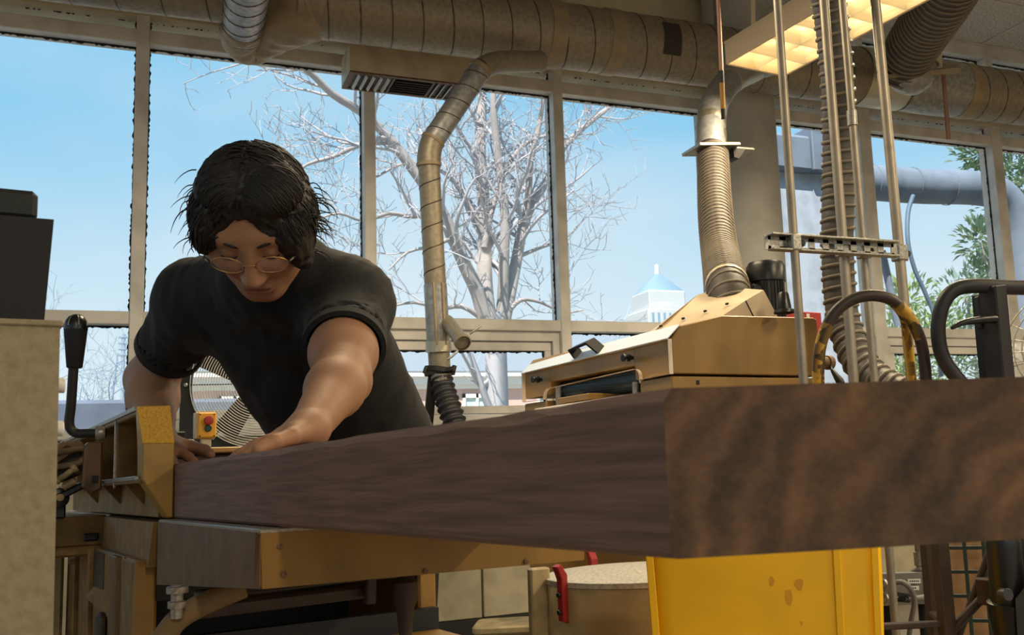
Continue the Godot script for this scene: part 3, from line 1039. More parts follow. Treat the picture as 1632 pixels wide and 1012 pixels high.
func planer() -> void:
	var t := thing("thickness_planer", "tan thickness planer with polished front, hood and black motor behind the walnut plank", "machine", Vector3(1.3905, 0, -2.6546), TURN)
	var up := 1.216
	var y := func(v: Vector3) -> Vector3: return v + Vector3(0, up, 0)
	var h := Transform3D(Basis.IDENTITY, Vector3(0, up, 0))
	# head: an outline in x and y that runs back along z
	var s := st()
	var pr := PackedVector2Array([Vector2(0.012, 0.004), Vector2(0.012, 0.106), Vector2(0.046, 0.147), Vector2(0.209, 0.185), Vector2(0.59, 0.195), Vector2(0.606, 0.19), Vector2(0.606, 0.004)])
	prism(s, pr, -0.20, 0.0, h, 0.003)
	prism(s, pr, -0.925, -0.74, h, 0.003)
	var over := PackedVector2Array([Vector2(0.012, 0.05), Vector2(0.012, 0.106), Vector2(0.046, 0.147), Vector2(0.209, 0.185), Vector2(0.59, 0.195), Vector2(0.606, 0.19), Vector2(0.606, 0.05)])
	prism(s, over, -0.741, -0.199, h, 0.0)
	part(t, "head", s, M.planer_tan)
	# polished front sheet with the round-cornered mouth, and its bent top
	s = st()
	var f := PackedVector2Array([Vector2(0, 0.002), Vector2(0, 0.106), Vector2(-0.925, 0.096), Vector2(-0.925, -0.008), Vector2(-0.765, -0.012)])
	for k in 6:
		f.append(Vector2(-0.765 + 0.03 * (1 - cos(PI / 2 * k / 5)), 0.0 + 0.028 * sin(PI / 2 * k / 5) - 0.004))
	for k in 6:
		f.append(Vector2(-0.19 + 0.03 * sin(PI / 2 * k / 5), 0.008 + 0.028 * cos(PI / 2 * k / 5)))
	f.append(Vector2(-0.16, -0.01))
	f.append(Vector2(-0.16, 0.0))
	prism(s, f, -0.001, 0.014, Transform3D(Basis(Vector3(0, 0, 1), Vector3.UP, Vector3(-1, 0, 0)), Vector3(0.012, up, 0)), 0.001)
	part(t, "front_sheet", s, M.polished)
	s = st()
	hexa(s, [y.call(Vector3(-0.002, 0.106, 0)), y.call(Vector3(0.046, 0.149, 0)), y.call(Vector3(0.046, 0.139, -0.925)), y.call(Vector3(-0.002, 0.096, -0.925)), y.call(Vector3(-0.0035, 0.108, 0)), y.call(Vector3(0.045, 0.152, 0)), y.call(Vector3(0.045, 0.142, -0.925)), y.call(Vector3(-0.0035, 0.098, -0.925))])
	part(t, "top_bevel", s, M.bevel)
	# mouth: feed roller, dark inside, guide posts
	s = st()
	span(s, Vector3(0.16, up - 0.2, -0.745), Vector3(0.58, up + 0.05, -0.195), 0.0)
	part(t, "mouth_lining", s, M.black)
	s = st()
	lathe(s, [Vector2(0.02, -0.75), Vector2(0.02, -0.74), Vector2(0.034, -0.74), Vector2(0.034, -0.20), Vector2(0.02, -0.20)], 24, Transform3D(Basis(Vector3.RIGHT, Vector3.BACK, Vector3.DOWN), Vector3(0.07, up + 0.012, 0)))
	for k in 24:
		var a := TAU * k / 24
		bar(s, Vector3(0.07 + cos(a) * 0.034, up + 0.012 + sin(a) * 0.034, -0.74), Vector3(0.07 + cos(a + 0.5) * 0.034, up + 0.012 + sin(a + 0.5) * 0.034, -0.2), 0.003, 0.003)
	part(t, "feed_roller", s, M.roller)
	for z in [-0.215, -0.17, -0.70]:
		s = st()
		pipe(s, Vector3(0.05 if z > -0.2 else 0.03, up - 0.3, z - 0.01), Vector3(0.05 if z > -0.2 else 0.03, up + 0.0 if z > -0.5 else up + 0.03, z - 0.01), 0.012, 14)
		part(t, "guide_post", s, M.zinc)
	# knobs on the front
	for z in [-0.775, -0.19]:
		s = st()
		lathe(s, [Vector2(0.006, 0), Vector2(0.007, 0.012), Vector2(0.011, 0.012), Vector2(0.012, 0.018), Vector2(0.007, 0.021), Vector2(0.007, 0.03), Vector2(0.012, 0.033), Vector2(0.012, 0.039), Vector2(0.005, 0.04), Vector2(0, 0.037)], 16, along(Vector3(0, up + (0.06 if z < -0.5 else 0.071), z), Vector3(-1, up + 0.065, z)))
		part(t, "knob", s, M.black_satin)
	# bent strap handle
	s = st()
	var hp := PackedVector2Array([Vector2(-0.075, 0), Vector2(-0.088, 0.034), Vector2(0.04, 0.046), Vector2(0.085, 0), Vector2(0.072, 0), Vector2(0.035, 0.036), Vector2(-0.076, 0.027), Vector2(-0.064, 0)])
	prism(s, hp, -0.02, 0.02, Transform3D(Basis(Vector3(0, 0, 1), Vector3(-0.45, 0.9, 0).normalized(), Vector3(-0.9, -0.45, 0).normalized()), Vector3(0.018, up + 0.118, -0.475)), 0.001)
	part(t, "handle", s, M.black)
	# the dust hood on top
	var A := Vector3(0.055, 0.150, -0.15)
	var B := Vector3(0.331, 0.242, -0.03)
	var Cc := Vector3(0.41, 0.281, -0.03)
	var D := Vector3(0.45, 0.335, -0.27)
	var E := Vector3(0.10, 0.183, -0.155)
	var Q0 := Vector3(0.225, 0.185, -0.03)
	var Q1 := Vector3(0.465, 0.192, -0.03)
	var Q2 := Vector3(0.50, 0.192, -0.30)
	var D0 := Vector3(0.36, 0.31, -0.31)
	var E0 := Vector3(0.13, 0.16, -0.31)
	s = st()
	var mid := Vector3(0.3, 0.21, -0.15) + Vector3(0, up, 0)
	for q in [[A, B, D0, E], [B, Cc, D, D0], [Q0, B, Cc, Q1], [Cc, Q1, Q2, D], [A, Q0, B], [D0, D, Q2, E0], [E, D0, E0], [A, E, E0, Q0]]:
		poly(s, q.map(func(v): return y.call(v)), mid)
	part(t, "dust_hood", s, M.hood)
	s = st()
	for k in 4:
		var v := A.lerp(B, 0.1 + k * 0.24) + Vector3(-0.001, up + 0.006, -0.008)
		bolt(s, v, Vector3(-0.3, 0.9, 0.1), 0.006, 0.006, 10)
	part(t, "screw", s, M.black, "", true)
	s = st()
	bar(s, y.call(B + Vector3(0, 0, 0.001)), y.call(Vector3(0.36, 0.192, -0.029)), 0.004, 0.003, Vector3.BACK)
	part(t, "hood_seam", s, M.black)
	# lower body, split line, stand
	s = st()
	span(s, Vector3(0.004, up - 0.62, -0.165), Vector3(0.606, up - 0.004, 0), 0.004)
	part(t, "side_casting", s, M.planer_tan)
	s = st()
	span(s, Vector3(0.004, up - 0.62, -0.92), Vector3(0.606, up - 0.016, -0.755), 0.004)
	part(t, "side_casting", s, M.planer_tan)
	s = st()
	span(s, Vector3(-0.05, up - 0.075, -0.75), Vector3(0.60, up - 0.045, -0.17), 0.004)
	part(t, "bed", s, M.polished)
	s = st()
	span(s, Vector3(-0.04, up - 0.040, -0.60), Vector3(0.5, up - 0.02, -0.40), 0.003)
	part(t, "board_on_bed", s, M.planer_tan)
	s = st()
	span(s, Vector3(0.02, 0.0, -0.90), Vector3(0.59, up - 0.60, -0.02), 0.01)
	part(t, "stand", s, M.planer_tan)
	s = st()
	for q in [Vector3(0.10, -0.022, 0), Vector3(0.585, -0.022, 0)]:
		span(s, y.call(q + Vector3(-0.006, -0.007, -0.004)), y.call(q + Vector3(0.006, 0.007, 0.003)), 0.002)
	part(t, "slotted_hole", s, M.black, "", true)
	# motor with cooling fins
	var mo := Vector3(0.63, up + 0.19, -0.26)
	s = st()
	lathe(s, [Vector2(0.058, 0), Vector2(0.058, 0.17), Vector2(0.068, 0.17), Vector2(0.069, 0.225), Vector2(0.06, 0.24), Vector2(0, 0.246)], 28, Transform3D(Basis.IDENTITY, mo))
	var mt := part(t, "motor", s, M.black_satin)
	s = st()
	for k in 28:
		var a := TAU * k / 28
		bar(s, mo + Vector3(cos(a) * 0.06, 0.01, sin(a) * 0.06), mo + Vector3(cos(a) * 0.06, 0.165, sin(a) * 0.06), 0.004, 0.004)
	part(mt, "cooling_fins", s, M.black, "", true)
	s = st()
	span(s, mo + Vector3(-0.10, 0.11, -0.03), mo + Vector3(-0.05, 0.155, 0.04), 0.008)
	part(mt, "terminal_box", s, M.black)
	# rubber cone, red warning plates, feed crank
	var k0 := Vector3(0.4141, 0.193, 0.055) + Vector3(0, up, 0)
	s = st()
	lathe(s, [Vector2(0.034, 0), Vector2(0.031, 0.01), Vector2(0.024, 0.012), Vector2(0.017, 0.062), Vector2(0.014, 0.066), Vector2(0, 0.067)], 18, Transform3D(Basis.IDENTITY, k0))
	part(t, "cone_knob", s, M.black_satin)
	s = st()
	span(s, Vector3(0.45, up + 0.195, -0.20), Vector3(0.60, up + 0.216, -0.196), 0.001)
	part(t, "label_plate", s, M.white)
	s = st()
	span(s, Vector3(0.454, up + 0.196, -0.197), Vector3(0.596, up + 0.212, -0.195), 0.0)
	part(t, "red_field", s, M.red)
	for x in [0.478, 0.5, 0.53, 0.556]:
		s = st()
		span(s, Vector3(x, up + 0.196, -0.196), Vector3(x + 0.008, up + 0.206, -0.1945), 0.0)
		part(t, "print_stroke", s, M.white)
	s = st()
	span(s, Vector3(0.60, up + 0.06, -0.26), Vector3(0.875, up + 0.262, -0.25), 0.003)
	part(t, "warning_plate", s, M.red)
	s = st()
	tube(s, spline([Vector3(0.825, up + 0.165, -0.249), Vector3(0.84, up + 0.18, -0.249), Vector3(0.855, up + 0.165, -0.249), Vector3(0.84, up + 0.15, -0.249)], 6, true), 0.004, 6, false, true)
	span(s, Vector3(0.80, up + 0.215, -0.25), Vector3(0.815, up + 0.255, -0.2485), 0.0)
	part(t, "warning_symbol", s, M.white)
	var cr := Vector3(0.683, 0.0535, -0.049) + Vector3(0, up, 0)
	s = st()
	lathe(s, [Vector2(0.02, -0.03), Vector2(0.02, 0.0), Vector2(0.024, 0.0), Vector2(0.024, 0.02), Vector2(0, 0.022)], 18, along(cr, cr + Vector3.RIGHT))
	part(t, "crank_hub", s, M.iron)
	s = st()
	var c1 := Vector3(0.671, 0.0244, -0.0136) + Vector3(0, up, 0)
	var c2 := Vector3(0.6716, -0.0271, 0.0261) + Vector3(0, up, 0)
	pipe(s, cr + Vector3(0.015, 0, 0), c1, 0.005, 8)
	lathe(s, [Vector2(0.006, 0), Vector2(0.014, 0.05), Vector2(0.012, 0.062), Vector2(0, 0.066)], 14, along(c1, c2))
	part(t, "crank_handle", s, M.black)




func hoses_and_conduits() -> void:
	# the taped elbow and ribbed hose that serve the planer
	var t := thing("planer_hose", "ribbed brown hose with foil taped elbow dropping onto the planer's hood", "hose")
	var s := st()
	var el := spline([Vector3(3.3186, 3.2803, -4.8231), Vector3(3.0949, 3.1602, -4.6679), Vector3(2.7625, 2.9482, -4.4108), Vector3(2.5402, 2.7356, -4.2142), Vector3(2.4486, 2.5702, -4.1164), Vector3(2.4014, 2.4258, -4.0504)], 8)
	tube(s, el, 0.071, 24, true, false, 1.0, func(i, a): return 1.0 + 0.008 * sin(i * 1.9))
	part(t, "elbow", s, M.galv_clean)
	s = st()
	tube(s, el.slice(9, 18), 0.0735, 24, true, false, 1.0, func(i, a): return 1.0 + 0.03 * sin(i * 2.1 + a * 2.0) * sin(a * 3.0 + i))
	part(t, "foil_wrap", s, M.foil, "shiny aluminium tape")
	s = st()
	tube(s, PackedVector3Array([Vector3(2.4628, 2.6101, -4.1368), Vector3(2.4534, 2.5794, -4.1238), Vector3(2.4488, 2.5582, -4.1183)]), 0.0745, 24, true, false, 1.0, func(i, a): return 1.0 + 0.012 * sin(a * 9.0 + i * 2.0))
	part(t, "foil_wrap", s, M.foil, "shiny aluminium tape")
	s = st()
	tube(s, PackedVector3Array([Vector3(2.4394, 2.5278, -4.1053), Vector3(2.43, 2.4976, -4.0923), Vector3(2.4206, 2.4676, -4.0792)]), 0.0755, 24, true, false, 1.0, func(i, a): return 1.0 + 0.012 * sin(a * 8.0 + i * 3.0))
	part(t, "foil_wrap", s, M.foil, "shiny aluminium tape")
	s = st()   # slide gate
	var gc := Vector3(2.3946, 2.4163, -4.0216)
	span(s, Vector3(-0.12, -0.008, -0.09), Vector3(0.10, 0.008, 0.09), 0.003, Transform3D(Basis(Vector3.BACK, 0.10), gc))
	span(s, Vector3(0.10, -0.004, -0.06), Vector3(0.20, 0.006, 0.05), 0.003, Transform3D(Basis(Vector3.BACK, 0.02), gc))
	part(t, "blast_gate", s, M.zinc)
	s = st()
	hexa(s, [gc + Vector3(0.085, -0.045, -0.02), gc + Vector3(0.11, -0.05, -0.02), gc + Vector3(0.11, -0.05, 0.05), gc + Vector3(0.085, -0.045, 0.05), gc + Vector3(0.08, 0, -0.02), gc + Vector3(0.15, 0, -0.02), gc + Vector3(0.15, 0, 0.05), gc + Vector3(0.08, 0, 0.05)])
	part(t, "gate_bracket", s, M.steel_dark)
	wire_hose(t, spline([Vector3(2.3999, 2.4047, -4.0322), Vector3(2.2691, 2.1631, -3.8202), Vector3(2.1544, 1.9659, -3.6269), Vector3(2.0452, 1.7835, -3.4286), Vector3(1.8846, 1.6301, -3.1381), Vector3(1.7852, 1.5385, -2.9539), Vector3(1.7672, 1.4657, -2.9073)], 10), 0.0765, 0.031, M.hose, M.hose_rib, 0.005)
	s = st()
	ring(s, Vector3(1.8036, 1.5561, -2.9872), Vector3(-0.1174, -0.1644, 0.2308), 0.070, 0.025, 0.006)
	part(t, "hose_clamp", s, M.cream)

	# four conduits clamped to one strut
	var zs := -2.2862
	var pipes := [[[Vector3(1.6281, 4.06, -2.3143), Vector3(1.6154, 0, -2.3143)], 0.0125, "leftmost of the four bare conduits clamped together, in front of the tan planer"], [[Vector3(1.8151, 4.06, -2.352), Vector3(1.8163, 0, -2.352)], 0.0145, "second bare conduit from the left, crossing in front of the hanging ribbed hose"], [[Vector3(1.8756, 4.06, -2.3538), Vector3(1.8966, 0, -2.3538)], 0.0115, "thinnest of the four clamped conduits, along the right edge of the hanging hose"], [[Vector3(2.0009, 4.06, -2.363), Vector3(2.0452, 0, -2.363)], 0.0155, "rightmost dark conduit on the strut, ending above the worn yellow hoop"]]
	for p in pipes:
		s = st()
		pipe(s, p[0][0], p[0][1], p[1], 16)
		var c := tag(part(self, "conduit", s, M.conduit), p[2], "conduit", "conduits on the strut")
		if p[1] == 0.0115:
			s = st()
			var at: Vector3 = p[0][0].lerp(p[0][1], 0.52)
			ring(s, at, Vector3.UP, 0.0115, 0.05, 0.004, 14)
			part(c, "coupling", s, M.zinc)
	t = thing("strut_channel", "slotted galvanised strut clamping the four conduits together", "bracket", Vector3(0, 0, 0))
	var z0 := Vector3(1.5897, 1.5431, -2.2862)
	var z1 := Vector3(1.9795, 1.547, -2.2862)
	var a := Vector3(1.5434, 1.5476, -2.2862) + Vector3(0, 0, -0.03)
	var b := z1 + Vector3(0, 0, -0.03)
	s = st()
	for g in [-0.021, 0.021]:
		bar(s, a + Vector3(0, g, 0.0), b + Vector3(0, g, 0.0), 0.03, 0.006)
	for k in 10:   # the back web between its oblong slots
		var u := a.lerp(b, k / 9.0)
		bar(s, u + Vector3(-0.011, 0, -0.013), u + Vector3(0.011, 0, -0.013), 0.003, 0.04)
	for g in [-0.012, 0.012]:
		bar(s, a + Vector3(0, g * 1.25, -0.013), b + Vector3(0, g * 1.25, -0.013), 0.003, 0.014)
	part(t, "channel", s, M.zinc)
	for p in pipes:
		var k: float = (a.y - p[0][1].y) / (p[0][0].y - p[0][1].y)
		var q: Vector3 = p[0][1].lerp(p[0][0], k)
		s = st()
		span(s, q + Vector3(-p[1] - 0.004, -0.024, -0.02), q + Vector3(p[1] + 0.004, 0.024, p[1] + 0.004), 0.004)
		part(t, "pipe_clamp", s, M.zinc)
		s = st()
		span(s, q + Vector3(p[1], -0.02, -0.012), q + Vector3(p[1] + 0.022, 0.02, -0.006), 0.002)
		part(t, "clamp_ear", s, M.zinc)
		s = st()
		bolt(s, q + Vector3(p[1] + 0.012, 0.0, -0.006), Vector3(0.2, 0, 1), 0.010, 0.014)
		part(t, "bolt", s, M.steel_dark)

	# hose hanging behind the conduits, sweeping right at the bottom
	t = thing("hanging_hose", "long ribbed hose hanging behind the conduits and sweeping right past the yellow hoop", "hose")
	wire_hose(t, spline([Vector3(1.8058, 2.5515, -2.3563), Vector3(1.9081, 2.3687, -2.45), Vector3(1.9682, 2.1535, -2.5128), Vector3(2.0095, 1.9119, -2.5887), Vector3(2.0104, 1.6923, -2.624), Vector3(2.0178, 1.5122, -2.6498), Vector3(2.0268, 1.3689, -2.6467), Vector3(2.0244, 1.2402, -2.5796), Vector3(2.0369, 1.1562, -2.4761), Vector3(2.0723, 1.1047, -2.3566), Vector3(2.1455, 1.0523, -2.2755), Vector3(2.2396, 0.9828, -2.1875)], 12), 0.0585, 0.0365, M.hose_ribbed, M.hose_rib, 0.006)

	# big hose at the top right
	t = thing("large_ribbed_hose", "widest ribbed brown hose coming down from the ceiling to the duct at top right", "hose")
	wire_hose(t, spline([Vector3(4.0938, 3.2391, -4.5819), Vector3(4.0184, 3.291, -4.4413), Vector3(3.894, 3.3081, -4.1619), Vector3(3.7061, 3.2892, -3.8064), Vector3(3.5631, 3.2896, -3.5384), Vector3(3.3514, 3.2658, -3.1947)], 10), 0.160, 0.055, M.hose, M.hose_rib, 0.008, 30)
	s = st()
	var sd := Vector3(4.004, 3.1828, -4.4655)
	hexa(s, [Vector3(3.8413, 3.1399, -4.5479), Vector3(4.2952, 3.1504, -4.3358), Vector3(4.5453, 3.298, -4.5858), Vector3(4.0789, 3.2977, -4.8021), Vector3(3.8409, 3.158, -4.5452), Vector3(4.2944, 3.1868, -4.3303), Vector3(4.509, 3.3459, -4.5949), Vector3(4.0851, 3.3358, -4.793)])
	part(t, "saddle_plate", s, M.tape, "beige sheet metal saddle")
	s = st()
	hexa(s, [Vector3(4.2099, 3.2206, -4.4754), Vector3(4.2643, 3.2179, -4.4506), Vector3(4.3342, 3.2551, -4.5235), Vector3(4.2789, 3.2578, -4.5487), Vector3(4.2161, 3.4122, -4.4413), Vector3(4.2567, 3.4176, -4.4216), Vector3(4.3265, 3.458, -4.4941), Vector3(4.2852, 3.4525, -4.5141)])
	part(t, "post", s, M.cream)
	s = st()
	hexa(s, [Vector3(4.2178, 3.4268, -4.3824), Vector3(4.2685, 3.417, -4.3605), Vector3(4.3391, 3.4578, -4.4326), Vector3(4.2875, 3.4678, -4.4549), Vector3(4.2239, 3.4558, -4.3749), Vector3(4.2677, 3.4537, -4.3549), Vector3(4.3383, 3.495, -4.4269), Vector3(4.2937, 3.4972, -4.4472)])
	part(t, "post_lug", s, M.cream)
	s = st()
	var dome := Vector3(4.1083, 3.2114, -4.5462)
	lathe(s, [Vector2(0, -0.13), Vector2(0.06, -0.12), Vector2(0.11, -0.085), Vector2(0.14, -0.03), Vector2(0.15, 0.02), Vector2(0.165, 0.025)], 28, Transform3D(Basis.IDENTITY, dome))
	part(t, "dome_cap", s, M.galv_clean, "silver dome under the saddle")



func right_side() -> void:
	# yellow bin in front of the planer: a tapering tub with a ribbed corner and rolled rim
	var t := thing("waste_bin", "large bright yellow plastic bin standing under the end of the walnut plank", "bin", Vector3(1.0447, 0, -1.6599), -0.53)
	var s := st()
	var w := 0.222
	var rings := []
	for q in [[0.0, 0.80], [0.62, 0.965], [0.70, 0.985], [0.82, 1.0]]:
		var r := PackedVector3Array()
		for v in rounded(w * 2.0 * q[1], 0.25 * q[1], 0.045):
			r.append(Vector3(v.x, q[0], v.y - 0.125))
		rings.append(r)
	s.set_smooth_group(1)
	for i in rings.size() - 1:
		var n: int = rings[i].size()
		for k in n:
			quad(s, rings[i][(k + 1) % n], rings[i][k], rings[i + 1][k], rings[i + 1][(k + 1) % n])
	s.set_smooth_group(-1)
	for k in range(1, rings[0].size() - 1):
		tri(s, rings[0][0], rings[0][k], rings[0][k + 1])
	part(t, "tub", s, M.yellow_bin)
	s = st()
	var rim := PackedVector3Array()
	for v in rounded(w * 2.0 + 0.01, 0.26, 0.05):
		rim.append(Vector3(v.x, 0.82, v.y - 0.125))
	tube(s, rim, 0.010, 8, false, true)
	part(t, "rim", s, M.yellow_bin)
	for x in [-0.212, 0.134, 0.203]:
		s = st()
		bar(s, Vector3(x * 0.93, 0.34, 0.0 - 0.015), Vector3(x, 0.80, 0.0025), 0.014, 0.006, Vector3.BACK, 0.003)
		part(t, "moulded_rib", s, M.yellow_bin)
	s = st()
	for q in [[0.042, 0.712, 0.006, 0.05], [0.062, 0.725, 0.008, 0.022], [0.012, 0.732, 0.005, 0.018], [0.061, 0.665, 0.004, 0.028]]:
		var pg := PackedVector2Array()
		for k in 12:
			var a := TAU * k / 12
			pg.append(Vector2(cos(a) * q[2] * (1.0 + 0.25 * sin(a * 3.0 + q[0] * 90.0)), sin(a) * q[3] / 2))
		prism(s, pg, 0.0, 0.0012, Transform3D(Basis(Vector3.RIGHT, -0.035), Vector3(q[0], q[1], -0.0032 - (0.80 - q[1]) * 0.04 + 0.004)))
	part(t, "stain", s, M.bin_stain, "brown drip stains", true)

	# dust collector drums
	for k in 1:
		t = thing("dust_drum", "beige steel dust drum with red latches left of the yellow bin", "drum", Vector3(1.1424, 0, -2.3756), 0.0)
		s = st()
		lathe(s, [Vector2(0.0, 0.0), Vector2(0.247, 0.0), Vector2(0.252, 0.01), Vector2(0.252, 0.685), Vector2(0.249, 0.69)], 48)
		part(t, "drum_shell", s, M.drum)
		s = st()
		lathe(s, [Vector2(0.254, 0.68), Vector2(0.254, 0.692), Vector2(0.242, 0.696), Vector2(0.10, 0.708), Vector2(0, 0.71)], 48)
		part(t, "lid", s, M.drum_top)
		for a in [2.86, 1.45, 4.6]:
			var dir := Vector3(cos(a), 0, sin(a))
			s = st()
			var bx := Transform3D(Basis(dir, Vector3.UP, dir.cross(Vector3.UP)), dir * 0.259)
			prism(s, PackedVector2Array([Vector2(-0.008, 0.60), Vector2(0.008, 0.605), Vector2(0.01, 0.70), Vector2(0.022, 0.73), Vector2(0.010, 0.735), Vector2(-0.008, 0.71)]), -0.011, 0.011, bx, 0.002)
			var la := part(t, "latch", s, M.red)
			s = st()
			for h in [0.625, 0.665]:
				bolt(s, dir * 0.267 + Vector3(0, h, 0), dir, 0.006, 0.008, 8)
			part(la, "bolt", s, M.black, "", true)

	s = st()
	span(s, Vector3(-0.29, 0.0, -0.06), Vector3(-0.24, 0.72, -0.03), 0.004)
	part(t, "side_flange", s, M.drum)

	t = thing("storage_tote", "low beige plastic tub lid on the floor left of the drums", "tub", Vector3(1.5254, 0, -4.5302), -0.4)
	s = st()
	var h0 := 0.2938
	prism(s, rounded(0.34, 0.26, 0.05), 0.0, h0 - 0.03, Transform3D(Basis(Vector3.RIGHT, Vector3.BACK, Vector3.DOWN), Vector3(0, h0 - 0.03, 0)), 0.006)
	part(t, "tub_body", s, M.drum)
	s = st()
	prism(s, rounded(0.37, 0.29, 0.06), 0.0, 0.035, Transform3D(Basis(Vector3.RIGHT, Vector3.BACK, Vector3.DOWN), Vector3(0, h0, 0)), 0.008)
	part(t, "lid", s, M.drum)

	# hand truck: worn yellow hoop on a brown frame
	t = thing("hand_truck", "brown framed hand truck with worn yellow hoop handle right of the tan planer", "hand truck")
	s = st()
	var hoop := spline([Vector3(1.3126, 1.0735, -1.8226), Vector3(1.3087, 1.1403, -1.8135), Vector3(1.3136, 1.1999, -1.8015), Vector3(1.3357, 1.2561, -1.7822), Vector3(1.3705, 1.2863, -1.7611), Vector3(1.4144, 1.2935, -1.7396), Vector3(1.4576, 1.2768, -1.7223), Vector3(1.4917, 1.2312, -1.7139), Vector3(1.5125, 1.1703, -1.7141), Vector3(1.5233, 1.0633, -1.7265)], 8)
	tube(s, hoop, 0.0128, 14)
	part(t, "hoop_handle", s, M.worn_metal, "bare dark metal where the yellow paint has worn off")
	for q in [[3, 22], [49, 62]]:
		s = st()
		tube(s, hoop.slice(q[0], q[1]), 0.0131, 14, false)
		part(t, "yellow_paint", s, M.worn_yellow, "chipped yellow paint left on the hoop")
	s = st()
	tube(s, spline([Vector3(1.4672, 1.2772, -1.74), Vector3(1.5266, 1.2561, -1.7828), Vector3(1.577, 1.2071, -1.8342), Vector3(1.6065, 1.0729, -1.8647)], 8), 0.0105, 12)
	part(t, "inner_leg", s, M.worn_yellow)
	for q in [[Vector3(1.3126, 1.0735, -1.8226), 0.0128], [Vector3(1.5233, 1.0633, -1.7265), 0.0155], [Vector3(1.6065, 1.0729, -1.8647), 0.0125]]:
		s = st()
		var a: Vector3 = q[0]
		bar(s, a, Vector3(a.x - 0.002, 0.02, a.z), q[1] * 2.0, q[1] * 1.6, Vector3.BACK)
		part(t, "upright", s, M.rack_brown)
	for y in [0.60, 0.34]:
		s = st()
		bar(s, Vector3(1.3126, 0, -1.8226) + Vector3(0, y, -0.01), Vector3(1.5233, 0, -1.7265) + Vector3(0, y, -0.01), 0.028, 0.012)
		part(t, "cross_bar", s, M.rack_brown)
	s = st()
	bar(s, Vector3(1.6065, 0, -1.8647) + Vector3(0, 0.60, 0), Vector3(1.5233, 0, -1.7265) + Vector3(0, 0.60, 0), 0.02, 0.012)
	part(t, "side_brace", s, M.rack_brown)
	s = st()
	span(s, Vector3(-0.13, 0.004, -0.02), Vector3(0.13, 0.014, 0.2), 0.003, Transform3D(Basis(Vector3.UP, 0.42), Vector3(1.4179, 0, -1.7746)))
	part(t, "toe_plate", s, M.rack_brown)
	for q in [Vector3(1.3126, 0, -1.8226), Vector3(1.5233, 0, -1.7265)]:
		s = st()
		lathe(s, [Vector2(0.03, -0.02), Vector2(0.075, -0.02), Vector2(0.085, -0.01), Vector2(0.085, 0.01), Vector2(0.075, 0.02), Vector2(0.03, 0.02)], 24, along(q + Vector3(0, 0.085, -0.08), q + Vector3(0.9, 0.085, -0.5)))
		part(t, "wheel", s, M.black_rough)

	# pallet truck
	t = thing("pallet_truck", "dark grey pallet truck with looped steering handle at the right edge", "pallet truck")
	s = st()
	tube(s, spline([Vector3(1.6346, 1.2903, -1.5823), Vector3(1.5639, 1.2964, -1.6141), Vector3(1.5295, 1.285, -1.6319), Vector3(1.511, 1.2521, -1.6458), Vector3(1.5061, 1.2029, -1.6561), Vector3(1.5167, 1.1504, -1.6597), Vector3(1.5477, 1.1021, -1.6532), Vector3(1.5893, 1.0558, -1.6414), Vector3(1.626, 1.0176, -1.6307), Vector3(1.666, 1.0521, -1.6065), Vector3(1.708, 1.0994, -1.5793), Vector3(1.7404, 1.1525, -1.5557), Vector3(1.7477, 1.2042, -1.5439), Vector3(1.7384, 1.2501, -1.5407), Vector3(1.7114, 1.2814, -1.5482)], 8, true), 0.0155, 14, false, true)
	part(t, "loop_handle", s, M.jack_grey)
	s = st()
	var st0 := Vector3(1.6071, 1.2917, -1.5948)
	var st1 := Vector3(1.6783, 0.6353, -1.6686)
	bar(s, st0 + Vector3(0, 0.004, 0), st1, 0.034, 0.05, Vector3.BACK, 0.003)
	part(t, "stem", s, M.jack_grey)
	s = st()
	bar(s, Vector3(1.6227, 1.2874, -1.644), Vector3(1.6787, 0.7762, -1.7012), 0.03, 0.03, Vector3.BACK, 0.003)
	part(t, "lever_channel", s, M.black_satin)
	s = st()
	span(s, Vector3(1.6014, 1.2433, -1.6276) + Vector3(-0.008, -0.035, -0.01), Vector3(1.6014, 1.2433, -1.6276) + Vector3(0.022, 0.035, 0.006), 0.003)
	part(t, "lever_box", s, M.black)
	s = st()
	tube(s, spline([Vector3(1.5982, 1.2238, -1.5877), Vector3(1.5613, 1.2213, -1.5941), Vector3(1.5246, 1.2164, -1.6007), Vector3(1.4966, 1.2047, -1.6045)], 5), [0.013, 0.013, 0.0125, 0.012, 0.012, 0.0115, 0.011, 0.011, 0.0105, 0.010, 0.0095, 0.009, 0.008, 0.007, 0.006, 0.005], 10, true, false, 0.7)
	part(t, "release_lever", s, M.black_satin)
	s = st()   # pump housing below
	var pz := 2.05
	lathe(s, [Vector2(0.0, -0.10), Vector2(0.022, -0.095), Vector2(0.036, -0.075), Vector2(0.04, -0.03), Vector2(0.042, 0.0), Vector2(0.034, 0.002), Vector2(0.034, 0.12), Vector2(0.03, 0.13)], 24, along(Vector3(1.5751, 0.6536, -1.6021), Vector3(1.565, 0.7508, -1.5909)))
	part(t, "pump_cylinder", s, M.black_satin)
	s = st()
	bolt(s, Vector3(1.5176, 0.6749, -1.5584), Vector3(-0.15, 0.1, 1), 0.013, 0.02, 18)
	part(t, "pivot_pin", s, M.jack_grey)
	s = st()
	span(s, Vector3(-0.013, -0.03, -0.02), Vector3(0.016, 0.024, 0.02), 0.003, Transform3D(Basis.IDENTITY, Vector3(1.5882, 0.6686, -1.6715)))
	part(t, "bracket", s, M.rack_brown)
	s = st()
	pipe(s, Vector3(1.6172, 0.7553, -1.6774), Vector3(1.5577, 0.5683, -1.7354), 0.0075, 10)
	part(t, "link_rod", s, M.rack_brown)
	s = st()
	pipe(s, Vector3(1.5963, 0.6533, -1.6925), Vector3(1.5394, 0.5862, -1.7299), 0.010, 10)
	part(t, "lift_rod", s, M.rack_brown)
	s = st()
